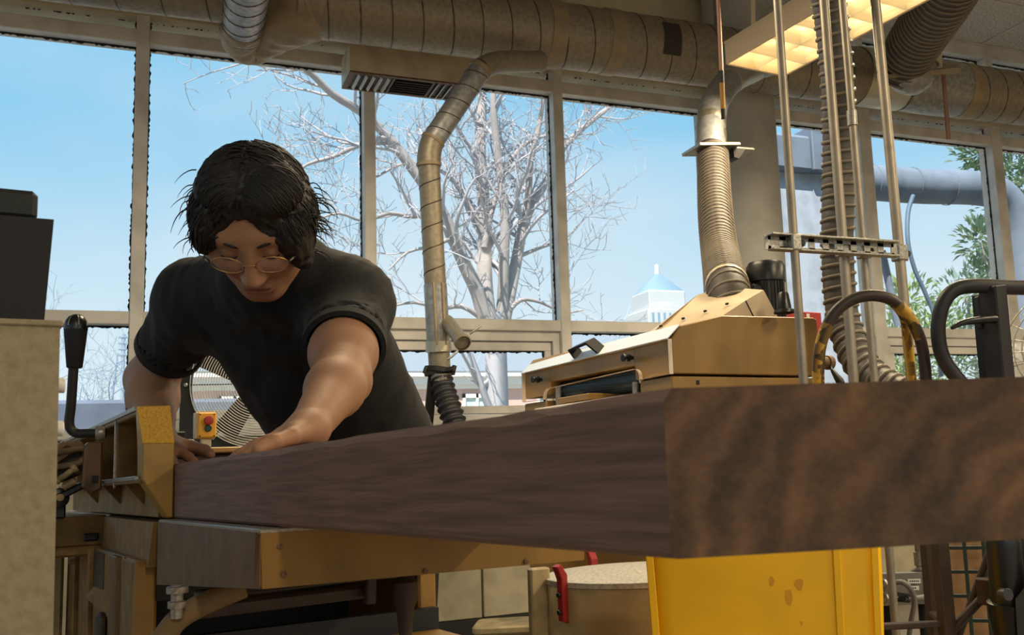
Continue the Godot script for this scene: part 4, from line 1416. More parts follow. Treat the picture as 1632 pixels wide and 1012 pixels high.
	hexa(s, [Vector3(1.5549, 0.5849, -1.5669), Vector3(1.6418, 0.5807, -1.5273), Vector3(1.8881, 0.5253, -1.7564), Vector3(1.7882, 0.5302, -1.8019), Vector3(1.5488, 0.6639, -1.5569), Vector3(1.6266, 0.775, -1.5027), Vector3(1.8706, 0.7488, -1.7281), Vector3(1.7812, 0.621, -1.7904)])
	part(t, "fork_frame", s, M.jack_grey)
	var base := Vector3(1.7168, 0, -1.6621)
	for g in [-0.13, 0.13]:
		s = st()
		span(s, Vector3(g - 0.07, 0.05, 0.0), Vector3(g + 0.07, 0.085, 1.0), 0.006, Transform3D(Basis(Vector3.UP, 2.85), base))
		part(t, "fork", s, M.jack_grey)
	s = st()
	span(s, Vector3(-0.2, 0.05, -0.06), Vector3(0.2, 0.46, 0.02), 0.01, Transform3D(Basis(Vector3.UP, 2.85), base))
	part(t, "fork_carriage", s, M.jack_grey)
	for g in [-0.05, 0.05]:
		s = st()
		lathe(s, [Vector2(0.03, -0.025), Vector2(0.09, -0.025), Vector2(0.09, 0.025), Vector2(0.03, 0.025)], 24, along(base + Vector3(g, 0.09, 0.12), base + Vector3(g + 1, 0.09, 0.1)))
		part(t, "steer_wheel", s, M.black_rough)

	# box behind green wire grid
	var c0 := Vector3(2.7667, 0, -3.1733)
	t = thing("cardboard_box", "plain cardboard box behind the green grid at lower right", "box", c0, -0.85)
	s = st()
	span(s, Vector3(-0.05, 0.003, -0.4), Vector3(0.60, 0.78, -0.06), 0.006)
	part(t, "carton", s, M.cardboard)
	s = st()
	span(s, Vector3(0.22, 0.15, -0.0605), Vector3(0.27, 0.7805, -0.0585), 0.0)
	part(t, "packing_tape", s, M.tape)
	t = thing("wire_grid", "dark green coated grid panel leaning before the cardboard box", "grid panel", c0 + Vector3(-0.02, 0, 0.02), -0.85)
	for k in 9:
		s = st()
		bar(s, Vector3(-0.02 + k * 0.068, 0.0, 0.04), Vector3(-0.02 + k * 0.068, 0.80, 0), 0.014, 0.008, Vector3.BACK)
		part(t, "upright_bar", s, M.green_coat)
	for k in 9:
		s = st()
		bar(s, Vector3(-0.03, 0.07 + k * 0.088, 0.036 - k * 0.0044), Vector3(0.535, 0.07 + k * 0.088, 0.036 - k * 0.0044), 0.008, 0.014)
		part(t, "cross_bar", s, M.green_coat)

	# switch box with its cables on a stand
	t = thing("junction_box", "grey electrical switch box with two small labels and looped cables behind the hand truck", "switch box")
	s = st()
	hexa(s, [Vector3(2.1553, 0.4754, -2.7548), Vector3(2.304, 0.4762, -2.6857), Vector3(2.3878, 0.4589, -2.7834), Vector3(2.2337, 0.4582, -2.855), Vector3(2.1532, 0.5773, -2.7392), Vector3(2.2946, 0.5764, -2.6738), Vector3(2.3779, 0.567, -2.7704), Vector3(2.2313, 0.57, -2.8379)])
	part(t, "enclosure", s, M.grey_box)
	for q in [[Vector3(2.2529, 0.5512, -2.6883), 0.040, 0.014, 5], [Vector3(2.2534, 0.5293, -2.6916), 0.03, 0.013, 2]]:
		s = st()
		var x := Transform3D(Basis(Vector3.UP, -0.66), q[0])
		box(s, Vector3.ZERO, Vector3(q[1], q[2], 0.002), 0.0, x)
		part(t, "label", s, M.white)
		s = st()
		for k in q[3]:   # faint print, too small to read
			box(s, Vector3((k - (q[3] - 1) / 2.0) * 0.0062, 0, 0.0012), Vector3(0.0046, 0.004, 0.0004), 0.0, x)
		part(t, "print", s, M.black, "", true)
	s = st()
	tube(s, spline([Vector3(2.165, 0.5011, -2.7015), Vector3(2.1968, 0.5036, -2.6641), Vector3(2.2455, 0.5052, -2.6413), Vector3(2.2809, 0.526, -2.6326), Vector3(2.2981, 0.543, -2.6441), Vector3(2.3021, 0.5681, -2.6717), Vector3(2.3193, 0.5786, -2.7288), Vector3(2.3566, 0.5615, -2.8146)], 6), 0.0095, 10)
	part(t, "cable", s, M.cable)
	s = st()
	tube(s, spline([Vector3(2.1242, 0.5578, -2.6444), Vector3(2.1427, 0.5626, -2.6127), Vector3(2.168, 0.5383, -2.605), Vector3(2.1913, 0.4965, -2.6232), Vector3(2.1973, 0.4356, -2.6527), Vector3(2.2118, 0.3721, -2.6897)], 6), 0.0085, 10)
	part(t, "cable", s, M.cable)
	s = st()
	for k in 5:
		ring(s, Vector3(2.166, 0.511, -2.6772).lerp(Vector3(2.1986, 0.5055, -2.663), k / 4.0), Vector3(0.9, 0, -0.4), 0.010, 0.006, 0.005, 12)
	part(t, "cable_gland", s, M.black, "", true)
	s = st()
	tube(s, spline([Vector3(2.157, 0.5589, -2.7181), Vector3(2.1514, 0.5472, -2.7004), Vector3(2.1576, 0.5311, -2.7224), Vector3(2.1612, 0.543, -2.741)], 5, true), 0.006, 8, false, true)
	part(t, "knockout_ring", s, M.zinc)
	s = st()
	tube(s, spline([Vector3(2.1616, 0.5131, -2.7235), Vector3(2.156, 0.5016, -2.7057), Vector3(2.1622, 0.4853, -2.7277), Vector3(2.1659, 0.4969, -2.7464)], 5, true), 0.006, 8, false, true)
	part(t, "knockout_ring", s, M.zinc)
	s = st()
	pipe(s, Vector3(2.3526, 0, -2.7708), Vector3(2.3428, 0.4696, -2.7579), 0.02, 12)
	part(t, "stand_leg", s, M.black_rough)
	s = st()
	pipe(s, Vector3(2.2378, 0, -2.8231), Vector3(2.2355, 0.4748, -2.8068), 0.02, 12)
	part(t, "stand_leg", s, M.black_rough)
	s = st()
	pipe(s, Vector3(2.3546, 0.5656, -2.7591), Vector3(2.3406, 0.6938, -2.7448), 0.022, 14)
	part(t, "riser_conduit", s, M.conduit)
	s = st()
	ring(s, Vector3(2.3499, 0.6111, -2.7539), Vector3.UP, 0.022, 0.05, 0.006, 16)
	part(t, "coupling", s, M.zinc)

	# guard of a second fan, mostly outside the frame
	t = thing("wall_fan", "round white wire fan guard cut off by the right edge", "fan")
	var fc := Vector3(3.5861, 1.3739, -3.1709)
	var out := Vector3(-0.6878, -0.0621, 0.7232)
	var fx := along(fc, fc + out)
	s = st()
	for k in 7:
		var r := 0.05 + k * 0.033
		var p := PackedVector3Array()
		for i in 36:
			p.append(fx * Vector3(cos(TAU * i / 36) * r, 0.07 * (1 - pow(r / 0.25, 3.0)), sin(TAU * i / 36) * r))
		tube(s, p, 0.003, 5, false, true)
	for i in 24:
		var a := TAU * i / 24
		tube(s, spline([fx * Vector3(cos(a) * 0.05, 0.07, sin(a) * 0.05), fx * Vector3(cos(a) * 0.18, 0.045, sin(a) * 0.18), fx * Vector3(cos(a) * 0.25, -0.01, sin(a) * 0.25), fx * Vector3(cos(a) * 0.25, -0.06, sin(a) * 0.25)], 4), 0.0025, 5)
	part(t, "wire_guard", s, M.zinc)
	s = st()
	lathe(s, [Vector2(0.0, 0.0), Vector2(0.06, 0.0), Vector2(0.07, -0.12), Vector2(0.0, -0.14)], 20, fx)
	part(t, "fan_motor", s, M.black_rough)
	for k in 4:
		s = st()
		var u := Basis(fx.basis.y, TAU * k / 4.0)
		var dirv := u * fx.basis.x
		bar(s, fc + dirv * 0.05, fc + dirv * 0.22, 0.09, 0.004, (fx.basis.y + dirv.cross(fx.basis.y) * 0.4).normalized())
		part(t, "blade", s, M.galv_clean)
	s = st()
	pipe(s, fc - out * 0.1, Vector3(fc.x - out.x * 0.1, 0.02, fc.z - out.z * 0.1), 0.02, 12)
	lathe(s, [Vector2(0.22, 0), Vector2(0.2, 0.02), Vector2(0.03, 0.04)], 24, Transform3D(Basis.IDENTITY, Vector3(fc.x - out.x * 0.1, 0, fc.z - out.z * 0.1)))
	part(t, "stand", s, M.black_rough)



func jointer() -> void:
	var t := thing("jointer", "heavy ochre cast iron jointer carrying the walnut plank, with fence, crank lever and adjusting arm", "machine", Vector3(0.1029, 0, -1.0736), TURN)
	# near table: a deep wedge, its left side bare iron, its end painted
	var s := st()
	hexa(s, [Vector3(0, 0.852, -0.001), Vector3(0.367, 0.847, -0.001), Vector3(0.367, 0.815, -0.56), Vector3(0, 0.817, -0.56), Vector3(0, 0.903, -0.001), Vector3(0.367, 0.903, -0.001), Vector3(0.367, 0.903, -0.56), Vector3(0, 0.903, -0.56)])
	hexa(s, [Vector3(0.002, 0.850, 0.0), Vector3(0.367, 0.847, 0.0), Vector3(0.367, 0.847, -0.01), Vector3(0.002, 0.85, -0.01), Vector3(0.0, 0.903, 0.002), Vector3(0.367, 0.903, 0.002), Vector3(0.367, 0.903, -0.01), Vector3(0, 0.903, -0.01)])
	var tab := part(t, "table", s, M.ochre)
	s = st()
	hexa(s, [Vector3(-0.003, 0.850, -0.012), Vector3(0.001, 0.850, 0.0), Vector3(0.001, 0.817, -0.56), Vector3(-0.003, 0.817, -0.56), Vector3(-0.003, 0.904, -0.006), Vector3(0.001, 0.904, 0.0), Vector3(0.001, 0.904, -0.56), Vector3(-0.003, 0.904, -0.56)])
	part(tab, "machined_side", s, M.iron, "bare grey iron side")
	s = st()
	span(s, Vector3(-0.002, 0.902, -0.56), Vector3(0.368, 0.9075, 0.002), 0.002)
	part(tab, "table_top", s, M.iron_edge, "ground steel top")
	s = st()
	for q in [Vector3(0.018, 0.889, 0.001), Vector3(0.022, 0.862, 0.001), Vector3(0.17, 0.852, 0.001), Vector3(0.29, 0.852, 0.001)]:
		bolt(s, q, Vector3.BACK, 0.003, 0.0015, 8)
	part(tab, "paint_chip", s, M.iron, "", true)
	# middle block and far table
	s = st()
	hexa(s, [Vector3(-0.012, 0.84, -0.58), Vector3(0.36, 0.84, -0.58), Vector3(0.36, 0.85, -1.1), Vector3(-0.012, 0.85, -1.1), Vector3(-0.008, 0.904, -0.565), Vector3(0.36, 0.904, -0.565), Vector3(0.36, 0.904, -1.1), Vector3(-0.008, 0.904, -1.1)])
	part(t, "cutter_block", s, M.ochre_dirty)
	s = st()
	span(s, Vector3(-0.16, 0.853, -1.30), Vector3(-0.004, 0.908, -1.10), 0.003)
	part(t, "fence_support", s, M.ochre_dirty)
	s = st()
	span(s, Vector3(-0.17, 0.836, -1.30), Vector3(0.0, 0.853, -1.085), 0.004)
	part(t, "support_ledge", s, M.ochre_dirty)
	s = st()
	span(s, Vector3(-0.042, 0.862, -1.103), Vector3(-0.018, 0.876, -1.094), 0.002)
	part(t, "rubber_stop", s, M.black)
	s = st()
	span(s, Vector3(0.0, 0.82, -1.95), Vector3(0.367, 0.9075, -1.12), 0.004)
	part(t, "far_table", s, M.ochre)
	# cast base: two cheeks with a dark hollow between
	s = st()
	var cheek := PackedVector2Array([Vector2(-0.62, 0.02), Vector2(-0.62, 0.80), Vector2(-0.605, 0.83), Vector2(-0.60, 0.85), Vector2(-1.45, 0.85), Vector2(-1.5, 0.02)])
	var zx := Transform3D(Basis(Vector3(0, 0, 1), Vector3.UP, Vector3(-1, 0, 0)), Vector3.ZERO)
	prism(s, cheek, -0.004, 0.026, zx, 0.004)
	part(t, "base_cheek", s, M.ochre_dirty)
	s = st()
	prism(s, PackedVector2Array([Vector2(-0.62, 0.02), Vector2(-0.62, 0.845), Vector2(-1.5, 0.85), Vector2(-1.5, 0.02)]), -0.445, -0.413, zx, 0.004)
	part(t, "base_cheek", s, M.ochre)
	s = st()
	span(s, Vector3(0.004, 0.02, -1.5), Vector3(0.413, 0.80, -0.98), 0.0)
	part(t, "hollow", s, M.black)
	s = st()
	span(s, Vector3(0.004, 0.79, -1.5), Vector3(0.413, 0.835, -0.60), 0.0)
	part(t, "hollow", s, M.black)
	s = st()   # ochre end strip of the near cheek
	span(s, Vector3(-0.026, 0.02, -0.625), Vector3(0.0045, 0.846, -0.60), 0.004)
	part(t, "cheek_edge", s, M.ochre)
	s = st()   # ribs and pocket on the cheek
	span(s, Vector3(-0.034, 0.02, -0.80), Vector3(-0.024, 0.85, -0.74), 0.004)
	part(t, "rib", s, M.iron)
	s = st()
	span(s, Vector3(-0.036, 0.02, -1.20), Vector3(-0.024, 0.85, -1.075), 0.004)
	part(t, "rib", s, M.ochre_dirty)
	s = st()
	span(s, Vector3(-0.036, 0.02, -1.44), Vector3(-0.024, 0.85, -1.32), 0.004)
	part(t, "rib", s, M.ochre_dirty)
	s = st()
	span(s, Vector3(-0.0275, 0.782, -1.06), Vector3(-0.0255, 0.846, -0.93), 0.0)
	part(t, "pocket", s, M.rack_brown)
	s = st()
	hexa(s, [Vector3(-0.04, 0.765, -1.06), Vector3(-0.026, 0.745, -0.86), Vector3(-0.024, 0.745, -0.86), Vector3(-0.024, 0.765, -1.06), Vector3(-0.026, 0.785, -1.06), Vector3(-0.026, 0.79, -0.86), Vector3(-0.024, 0.79, -0.86), Vector3(-0.024, 0.785, -1.06)])
	part(t, "pocket_lip", s, M.ochre_dirty)
	s = st()
	prism(s, rounded(0.05, 0.055, 0.018), 0.024, 0.040, zx.translated_local(Vector3(-0.90, 0.725, 0)), 0.005)
	part(t, "boss", s, M.rack_brown)
	s = st()
	span(s, Vector3(-0.30, 0.02, -1.48), Vector3(-0.045, 0.83, -1.40), 0.006)
	part(t, "side_panel", s, M.beige_cast)
	s = st()
	for k in 90:   # sawdust heaped on the ledge
		var q := Vector3(-0.026 + rng.randf() * 0.03, 0.85, -1.35 + rng.randf() * 0.72)
		box(s, q, Vector3(0.006, 0.006, 0.008) * (0.4 + rng.randf() * 1.2), 0.001, Transform3D(Basis(Vector3.UP, rng.randf() * 3.0), Vector3.ZERO).translated(Vector3.ZERO))
	part(t, "sawdust", s, M.sawdust, "", true)

	# under the near table: adjusting arm, bolt, cross rails, dark knob
	s = st()
	tube(s, spline([Vector3(0.055, 0.826, -0.30), Vector3(0.012, 0.812, -0.30), Vector3(-0.022, 0.797, -0.29), Vector3(-0.046, 0.774, -0.27), Vector3(-0.08, 0.748, -0.25), Vector3(-0.13, 0.73, -0.22)], 8), 0.0115, 12, true, false, 1.2)
	part(t, "adjusting_arm", s, M.dusty_arm, "dusty beige curved arm")
	s = st()
	bolt(s, Vector3(-0.026, 0.812, -0.275), Vector3.UP, 0.011, 0.008)
	pipe(s, Vector3(-0.026, 0.80, -0.275), Vector3(-0.026, 0.838, -0.275), 0.007, 10)
	bolt(s, Vector3(-0.026, 0.829, -0.275), Vector3.UP, 0.013, 0.008)
	part(t, "stop_bolt", s, M.iron_edge)
	s = st()
	bar(s, Vector3(0.0, 0.80, -0.33), Vector3(0.23, 0.800, -0.36), 0.03, 0.018, Vector3.UP, 0.005)
	part(t, "cross_rail", s, M.rack_brown)
	s = st()
	bar(s, Vector3(0.02, 0.812, -0.40), Vector3(0.34, 0.815, -0.44), 0.03, 0.012, Vector3.UP, 0.004)
	part(t, "cross_rail", s, M.rack_brown)
	s = st()
	bar(s, Vector3(0.226, 0.785, -0.33), Vector3(0.228, 0.83, -0.33), 0.014, 0.014)
	part(t, "hanger", s, M.rack_brown)
	s = st()
	lathe(s, [Vector2(0.008, 0), Vector2(0.012, 0.04), Vector2(0.018, 0.055), Vector2(0.018, 0.075), Vector2(0.008, 0.085), Vector2(0.006, 0.11)], 16, Transform3D(Basis.IDENTITY, Vector3(0.272, 0.735, -0.32)))
	part(t, "hand_knob", s, M.rack_brown)
	s = st()
	span(s, Vector3(0.0, 0.56, -0.62), Vector3(0.44, 0.735, -0.6), 0.0)
	part(t, "chute", s, M.black)
	s = st()
	span(s, Vector3(0.30, 0.69, -0.61), Vector3(0.44, 0.70, -0.5), 0.002)
	part(t, "chute_lip", s, M.ochre)

	# the fence: a long ribbed casting, seen from its near end and open back
	var fz := -0.546
	var fence := part(t, "fence", fence_shape(fz), M.ochre_dirty, "ribbed fence casting")
	s = st()
	prism(s, PackedVector2Array([Vector2(-0.027, 1.016), Vector2(-0.026, 0.964), Vector2(0.008, 0.9095), Vector2(0.0145, 0.9095), Vector2(0.0145, 1.016)]), fz - 0.05, fz, Transform3D.IDENTITY, 0.0015)
	part(fence, "end_plate", s, M.ochre_smooth, "smooth ochre end")
	s = st()
	hexa(s, [Vector3(-0.027, 1.0145, fz - 0.05), Vector3(0.0145, 1.0145, fz - 0.05), Vector3(0.0145, 1.0155, fz), Vector3(-0.027, 1.0155, fz), Vector3(-0.0305, 1.0715, fz - 0.05), Vector3(0.0145, 1.0725, fz - 0.05), Vector3(0.0145, 1.0715, fz - 0.038), Vector3(-0.0305, 1.0705, fz - 0.038)])
	part(fence, "sloping_top", s, M.ochre_cast, "rough speckled sloping face")
	s = st()   # bright filed edges
	bar(s, Vector3(-0.0305, 1.068, fz - 0.05), Vector3(-0.0305, 1.070, -1.75), 0.004, 0.007)
	part(fence, "filed_edge", s, M.iron_edge)
	s = st()
	bar(s, Vector3(-0.0305, 0.967, fz - 0.02), Vector3(-0.0305, 0.967, -0.95), 0.006, 0.007)
	part(fence, "filed_edge", s, M.iron_edge)
	s = st()
	bar(s, Vector3(-0.0305, 0.955, -0.80), Vector3(-0.0305, 1.064, -0.80), 0.006, 0.004, Vector3.RIGHT)
	part(fence, "filed_edge", s, M.iron_edge)

	# crank lever that clamps the fence
	s = st()
	tube(s, spline([Vector3(-0.099, 1.155, -0.748), Vector3(-0.100, 1.09, -0.757), Vector3(-0.101, 1.056, -0.763), Vector3(-0.092, 1.043, -0.762), Vector3(-0.075, 1.0415, -0.752), Vector3(-0.052, 1.041, -0.742)], 8), 0.0072, 12)
	var lever := part(t, "crank_lever", s, M.steel_dark)
	s = st()
	lathe(s, [Vector2(0.010, 0), Vector2(0.0115, 0.002), Vector2(0.0165, 0.055), Vector2(0.0168, 0.062)], 20, Transform3D(Basis.IDENTITY, Vector3(-0.098, 1.143, -0.747)))
	part(lever, "grip", s, M.black_rough)
	s = st()
	lathe(s, [Vector2(0.0172, 0.060), Vector2(0.0172, 0.066), Vector2(0.0155, 0.074), Vector2(0.011, 0.081), Vector2(0.005, 0.0845), Vector2(0, 0.085)], 20, Transform3D(Basis.IDENTITY, Vector3(-0.098, 1.143, -0.747)))
	part(lever, "grip_cap", s, M.black_satin, "glossy black cap")
	for a in [-0.9, 0.0, 0.9]:
		s = st()
		var p := PackedVector3Array()
		for k in 7:
			var q := PI / 2 * k / 6.0
			p.append(Vector3(-0.098 + 0.0172 * cos(q) * sin(a + 0.15), 1.143 + 0.066 + 0.0188 * sin(q), -0.747 + 0.0172 * cos(q) * cos(a + 0.15)))
		tube(s, p, 0.0009, 5)
		part(lever, "cap_rib", s, M.zinc)
	s = st()
	lathe(s, [Vector2(0.011, 0), Vector2(0.0125, 0.003), Vector2(0.0125, 0.012), Vector2(0.011, 0.014)], 6, along(Vector3(-0.066, 1.041, -0.746), Vector3(-0.04, 1.041, -0.742)))
	part(lever, "hex_nut", s, M.iron_edge)

	# clamp bracket and tilting links behind the lever
	s = st()
	prism(s, PackedVector2Array([Vector2(-0.064, 1.028), Vector2(-0.058, 1.035), Vector2(-0.036, 1.035), Vector2(-0.036, 0.955), Vector2(-0.05, 0.948), Vector2(-0.066, 0.96)]), -0.95, -0.91, Transform3D.IDENTITY, 0.003)
	part(t, "clamp_plate", s, M.iron)
	s = st()
	span(s, Vector3(-0.052, 0.966, -0.911), Vector3(-0.042, 0.978, -0.907), 0.001)
	part(t, "plate_notch", s, M.black)
	s = st()   # slotted link: an oblong loop
	var lp := []
	for k in 16:
		var a := TAU * k / 16
		lp.append(Vector3(-0.098 + cos(a) * 0.03 + (0.012 if cos(a) > 0 else -0.012), 1.008 + sin(a) * 0.014 + cos(a) * 0.010, -0.93))
	tube(s, spline(lp, 3, true), 0.0055, 8, false, true)
	bar(s, Vector3(-0.13, 0.985, -0.935), Vector3(-0.066, 1.036, -0.935), 0.01, 0.006, Vector3.BACK)
	bar(s, Vector3(-0.13, 1.005, -0.935), Vector3(-0.09, 1.035, -0.935), 0.01, 0.006, Vector3.BACK)
	bar(s, Vector3(-0.09, 1.035, -0.935), Vector3(-0.064, 1.028, -0.935), 0.01, 0.008, Vector3.BACK)
	part(t, "slotted_link", s, M.dusty_arm)
	s = st()
	prism(s, PackedVector2Array([Vector2(-0.14, 0.95), Vector2(-0.055, 0.985), Vector2(-0.055, 1.03), Vector2(-0.14, 1.03)]), -0.99, -0.95, Transform3D.IDENTITY, 0.003)
	part(t, "link_plate", s, M.rack_brown)
	s = st()
	pipe(s, Vector3(-0.102, 0.972, -0.925), Vector3(-0.078, 0.990, -0.925), 0.005, 8)
	bolt(s, Vector3(-0.080, 0.989, -0.925), Vector3(0.8, 0.6, 0), 0.008, 0.008)
	bolt(s, Vector3(-0.100, 0.974, -0.925), Vector3(-0.8, -0.6, 0), 0.008, 0.006)
	pipe(s, Vector3(-0.092, 0.960, -0.93), Vector3(-0.075, 0.970, -0.93), 0.006, 8)
	part(t, "link_bolt", s, M.beige_cast)
	s = st()
	bar(s, Vector3(-0.10, 0.943, -0.945), Vector3(-0.045, 0.972, -0.945), 0.012, 0.024, Vector3.BACK, 0.004)
	bolt(s, Vector3(-0.098, 0.943, -0.945), Vector3.BACK, 0.017, 0.008, 18)
	part(t, "pivot_link", s, M.black_satin)
	s = st()
	bolt(s, Vector3(-0.096, 0.944, -0.936), Vector3.BACK, 0.006, 0.004, 14)
	part(t, "pivot_pin", s, M.beige_cast)
	s = st()
	span(s, Vector3(-0.125, 0.908, -1.0), Vector3(-0.085, 0.945, -0.955), 0.003)
	part(t, "link_foot", s, M.black_satin)


func fence_shape(z0: float) -> SurfaceTool:
	var s := st()
	var z1 := -1.78
	span(s, Vector3(0.002, 0.9095, z1), Vector3(0.0145, 1.068, z0 - 0.045), 0.001)   # the guide face
	span(s, Vector3(-0.030, 1.058, z1), Vector3(0.004, 1.0695, z0 - 0.045), 0.002)   # top flange
	span(s, Vector3(-0.030, 0.960, z1), Vector3(0.004, 0.968, z0 - 0.02), 0.001)   # middle flange
	for z in [-0.80, -1.05, -1.40, -1.7]:
		span(s, Vector3(-0.029, 0.966, z - 0.006), Vector3(0.004, 1.06, z + 0.006), 0.001)
	for z in [-0.72, -0.98, -1.3]:   # gussets under the middle flange
		prism(s, PackedVector2Array([Vector2(-0.028, 0.962), Vector2(0.004, 0.962), Vector2(0.004, 0.925)]), z - 0.006, z + 0.006)
	return s


func foreground() -> void:
	# the plank: its near end is cut a little askew, growth rings on the end
	var t := thing("plank", "thick dark walnut plank with rough sawn end in the foreground, lying on the jointer", "plank", Vector3(0.1029, 0, -1.0736), TURN)
	var x0 := 0.0158
	var x1 := 0.275
	var zc := func(x: float) -> float: return 0.662 + (x - x0) * 0.465
	var s := st()
	var n := 60
	var rows := []
	var ro := RandomNumberGenerator.new()
	ro.seed = 5
	for i in n + 1:
		var u := float(i) / n
		var j := func(k: float) -> float: return (ro.randf() - 0.5) * 0.0022 * k
		var z := func(x: float) -> float: return lerpf(-1.5, zc.call(x), u)
		var chip := 0.004 * maxf(0.0, ro.randf() - 0.75) * 4.0
		rows.append([Vector3(x0 + 0.003, 0.9085, z.call(x0 + 0.003)), Vector3(x0, 0.9115, z.call(x0)), Vector3(x0, 0.955, z.call(x0)), Vector3(x0, 0.980 - chip + j.call(1.0), z.call(x0)), Vector3(x0 + 0.004 + chip, 0.9855 + j.call(0.7), z.call(x0 + 0.004)), Vector3(x1 - 0.004, 0.9855, z.call(x1 - 0.004)), Vector3(x1, 0.981, z.call(x1)), Vector3(x1, 0.912, z.call(x1)), Vector3(x1 - 0.003, 0.9085, z.call(x1 - 0.003))])
	for i in n:
		for k in 9:
			var l := (k + 1) % 9
			quad(s, rows[i][l], rows[i][k], rows[i + 1][k], rows[i + 1][l])
	for k in range(1, 8):
		tri(s, rows[0][0], rows[0][k], rows[0][k + 1])
	part(t, "long_grain", s, M.walnut)
	s = st()
	var e: Array = rows[n]
	var uv := func(v: Vector3) -> Vector2: return Vector2((v.x - x0) / (x1 - x0), 1.0 - (v.y - 0.9085) / 0.077)
	for k in range(1, 8):
		for v in [e[0], e[k], e[k + 1]]:
			s.set_uv(uv.call(v))
			s.add_vertex(v)
	part(t, "end_grain", s, M.walnut_end, "end grain with curved growth rings")

	# the stand in the near left corner and the black motor on it
	var a := Vector3(-0.0631, 1.0798, -0.8995)
	var b := Vector3(-0.0644, 0.8413, -0.9389)
	t = thing("machine_column", "rough beige grey machine column at the left edge, very near the camera", "machine column", Vector3(a.x, 0, a.z), TURN)
	s = st()
	var wide := 0.34
	hexa(s, [Vector3(-wide, 0, -0.26), Vector3(0.012, 0, -0.26), Vector3(0.012, 0, 0.0), Vector3(-wide, 0, 0.0), Vector3(-wide, a.y, -0.25), Vector3(0.0, a.y, -0.25), Vector3(0.0, a.y, 0), Vector3(-wide, a.y, 0)])
	part(t, "column_casting", s, M.machine_grey)
	s = st()
	span(s, Vector3(-wide - 0.003, a.y - 0.001, -0.255), Vector3(0.002, a.y + 0.004, 0.002), 0.002)
	part(t, "top_plate", s, M.machine_grey)
	s = st()
	for y in [1.0348, 1.0008]:
		bolt(s, Vector3(0.0015, y, -0.02), Vector3.RIGHT, 0.006, 0.005, 8)
	part(t, "bolt_head", s, M.white)
	t = thing("motor_housing", "matte black stepped motor housing standing on the machine column at far left", "motor", Vector3(a.x, a.y + 0.004, a.z), TURN)
	s = st()
	var k0 := 0.4902
	hexa(s, [Vector3(-0.3, 0.0, -0.2), Vector3(-0.0103, 0.0, -0.2), Vector3(-0.0103, 0.0, -0.012), Vector3(-0.3, 0.0, -0.012), Vector3(-0.3, 0.0824, -0.2), Vector3(-0.0064, 0.0824, -0.2), Vector3(-0.0064, 0.0824, -0.008), Vector3(-0.3, 0.0824, -0.008)])
	part(t, "housing", s, M.black_rough)
	s = st()
	span(s, Vector3(-0.3, 0.0838 - 0.002, -0.19), Vector3(-0.0176, 0.1059, -0.012), 0.004)
	part(t, "cover", s, M.dark_green)
	s = st()
	span(s, Vector3(-0.02, -0.002, -0.19), Vector3(0.006, 0.012, -0.17), 0.001)
	part(t, "cable_gland", s, M.black)


func walnut_end_picture() -> ImageTexture:
	var w := 720
	var h := 220
	var im := Image.create(w, h, false, Image.FORMAT_RGB8)
	var warp := noise(FastNoiseLite.TYPE_SIMPLEX_SMOOTH, 0.008, 3, 41)
	var pore := noise(FastNoiseLite.TYPE_SIMPLEX_SMOOTH, 0.06, 3, 42)
	var slow := noise(FastNoiseLite.TYPE_SIMPLEX_SMOOTH, 0.005, 3, 43)
	for y in h:
		for x in w:
			var p := Vector2(x, y) - Vector2(520, 250)
			p.x *= 0.9
			var d := p.length() + warp.get_noise_2d(x, y) * 26.0
			var r := 0.5 + 0.5 * sin(d * 0.115 + 0.8 * sin(d * 0.03))
			var v := 0.66 + 0.34 * r * (0.6 + 0.5 * slow.get_noise_2d(x + 400, y)) + 0.10 * pore.get_noise_2d(x, y) + 0.22 * slow.get_noise_2d(x, y)
			var warm := clampf(0.5 + (x / float(w)) * 0.4 + slow.get_noise_2d(y, x) * 0.4, 0.0, 1.0)
			var c := Color(0.37, 0.265, 0.21).lerp(Color(0.48, 0.34, 0.215), warm)
			im.set_pixel(x, y, Color(c.r * v, c.g * v, c.b * v))
	return ImageTexture.create_from_image(im)


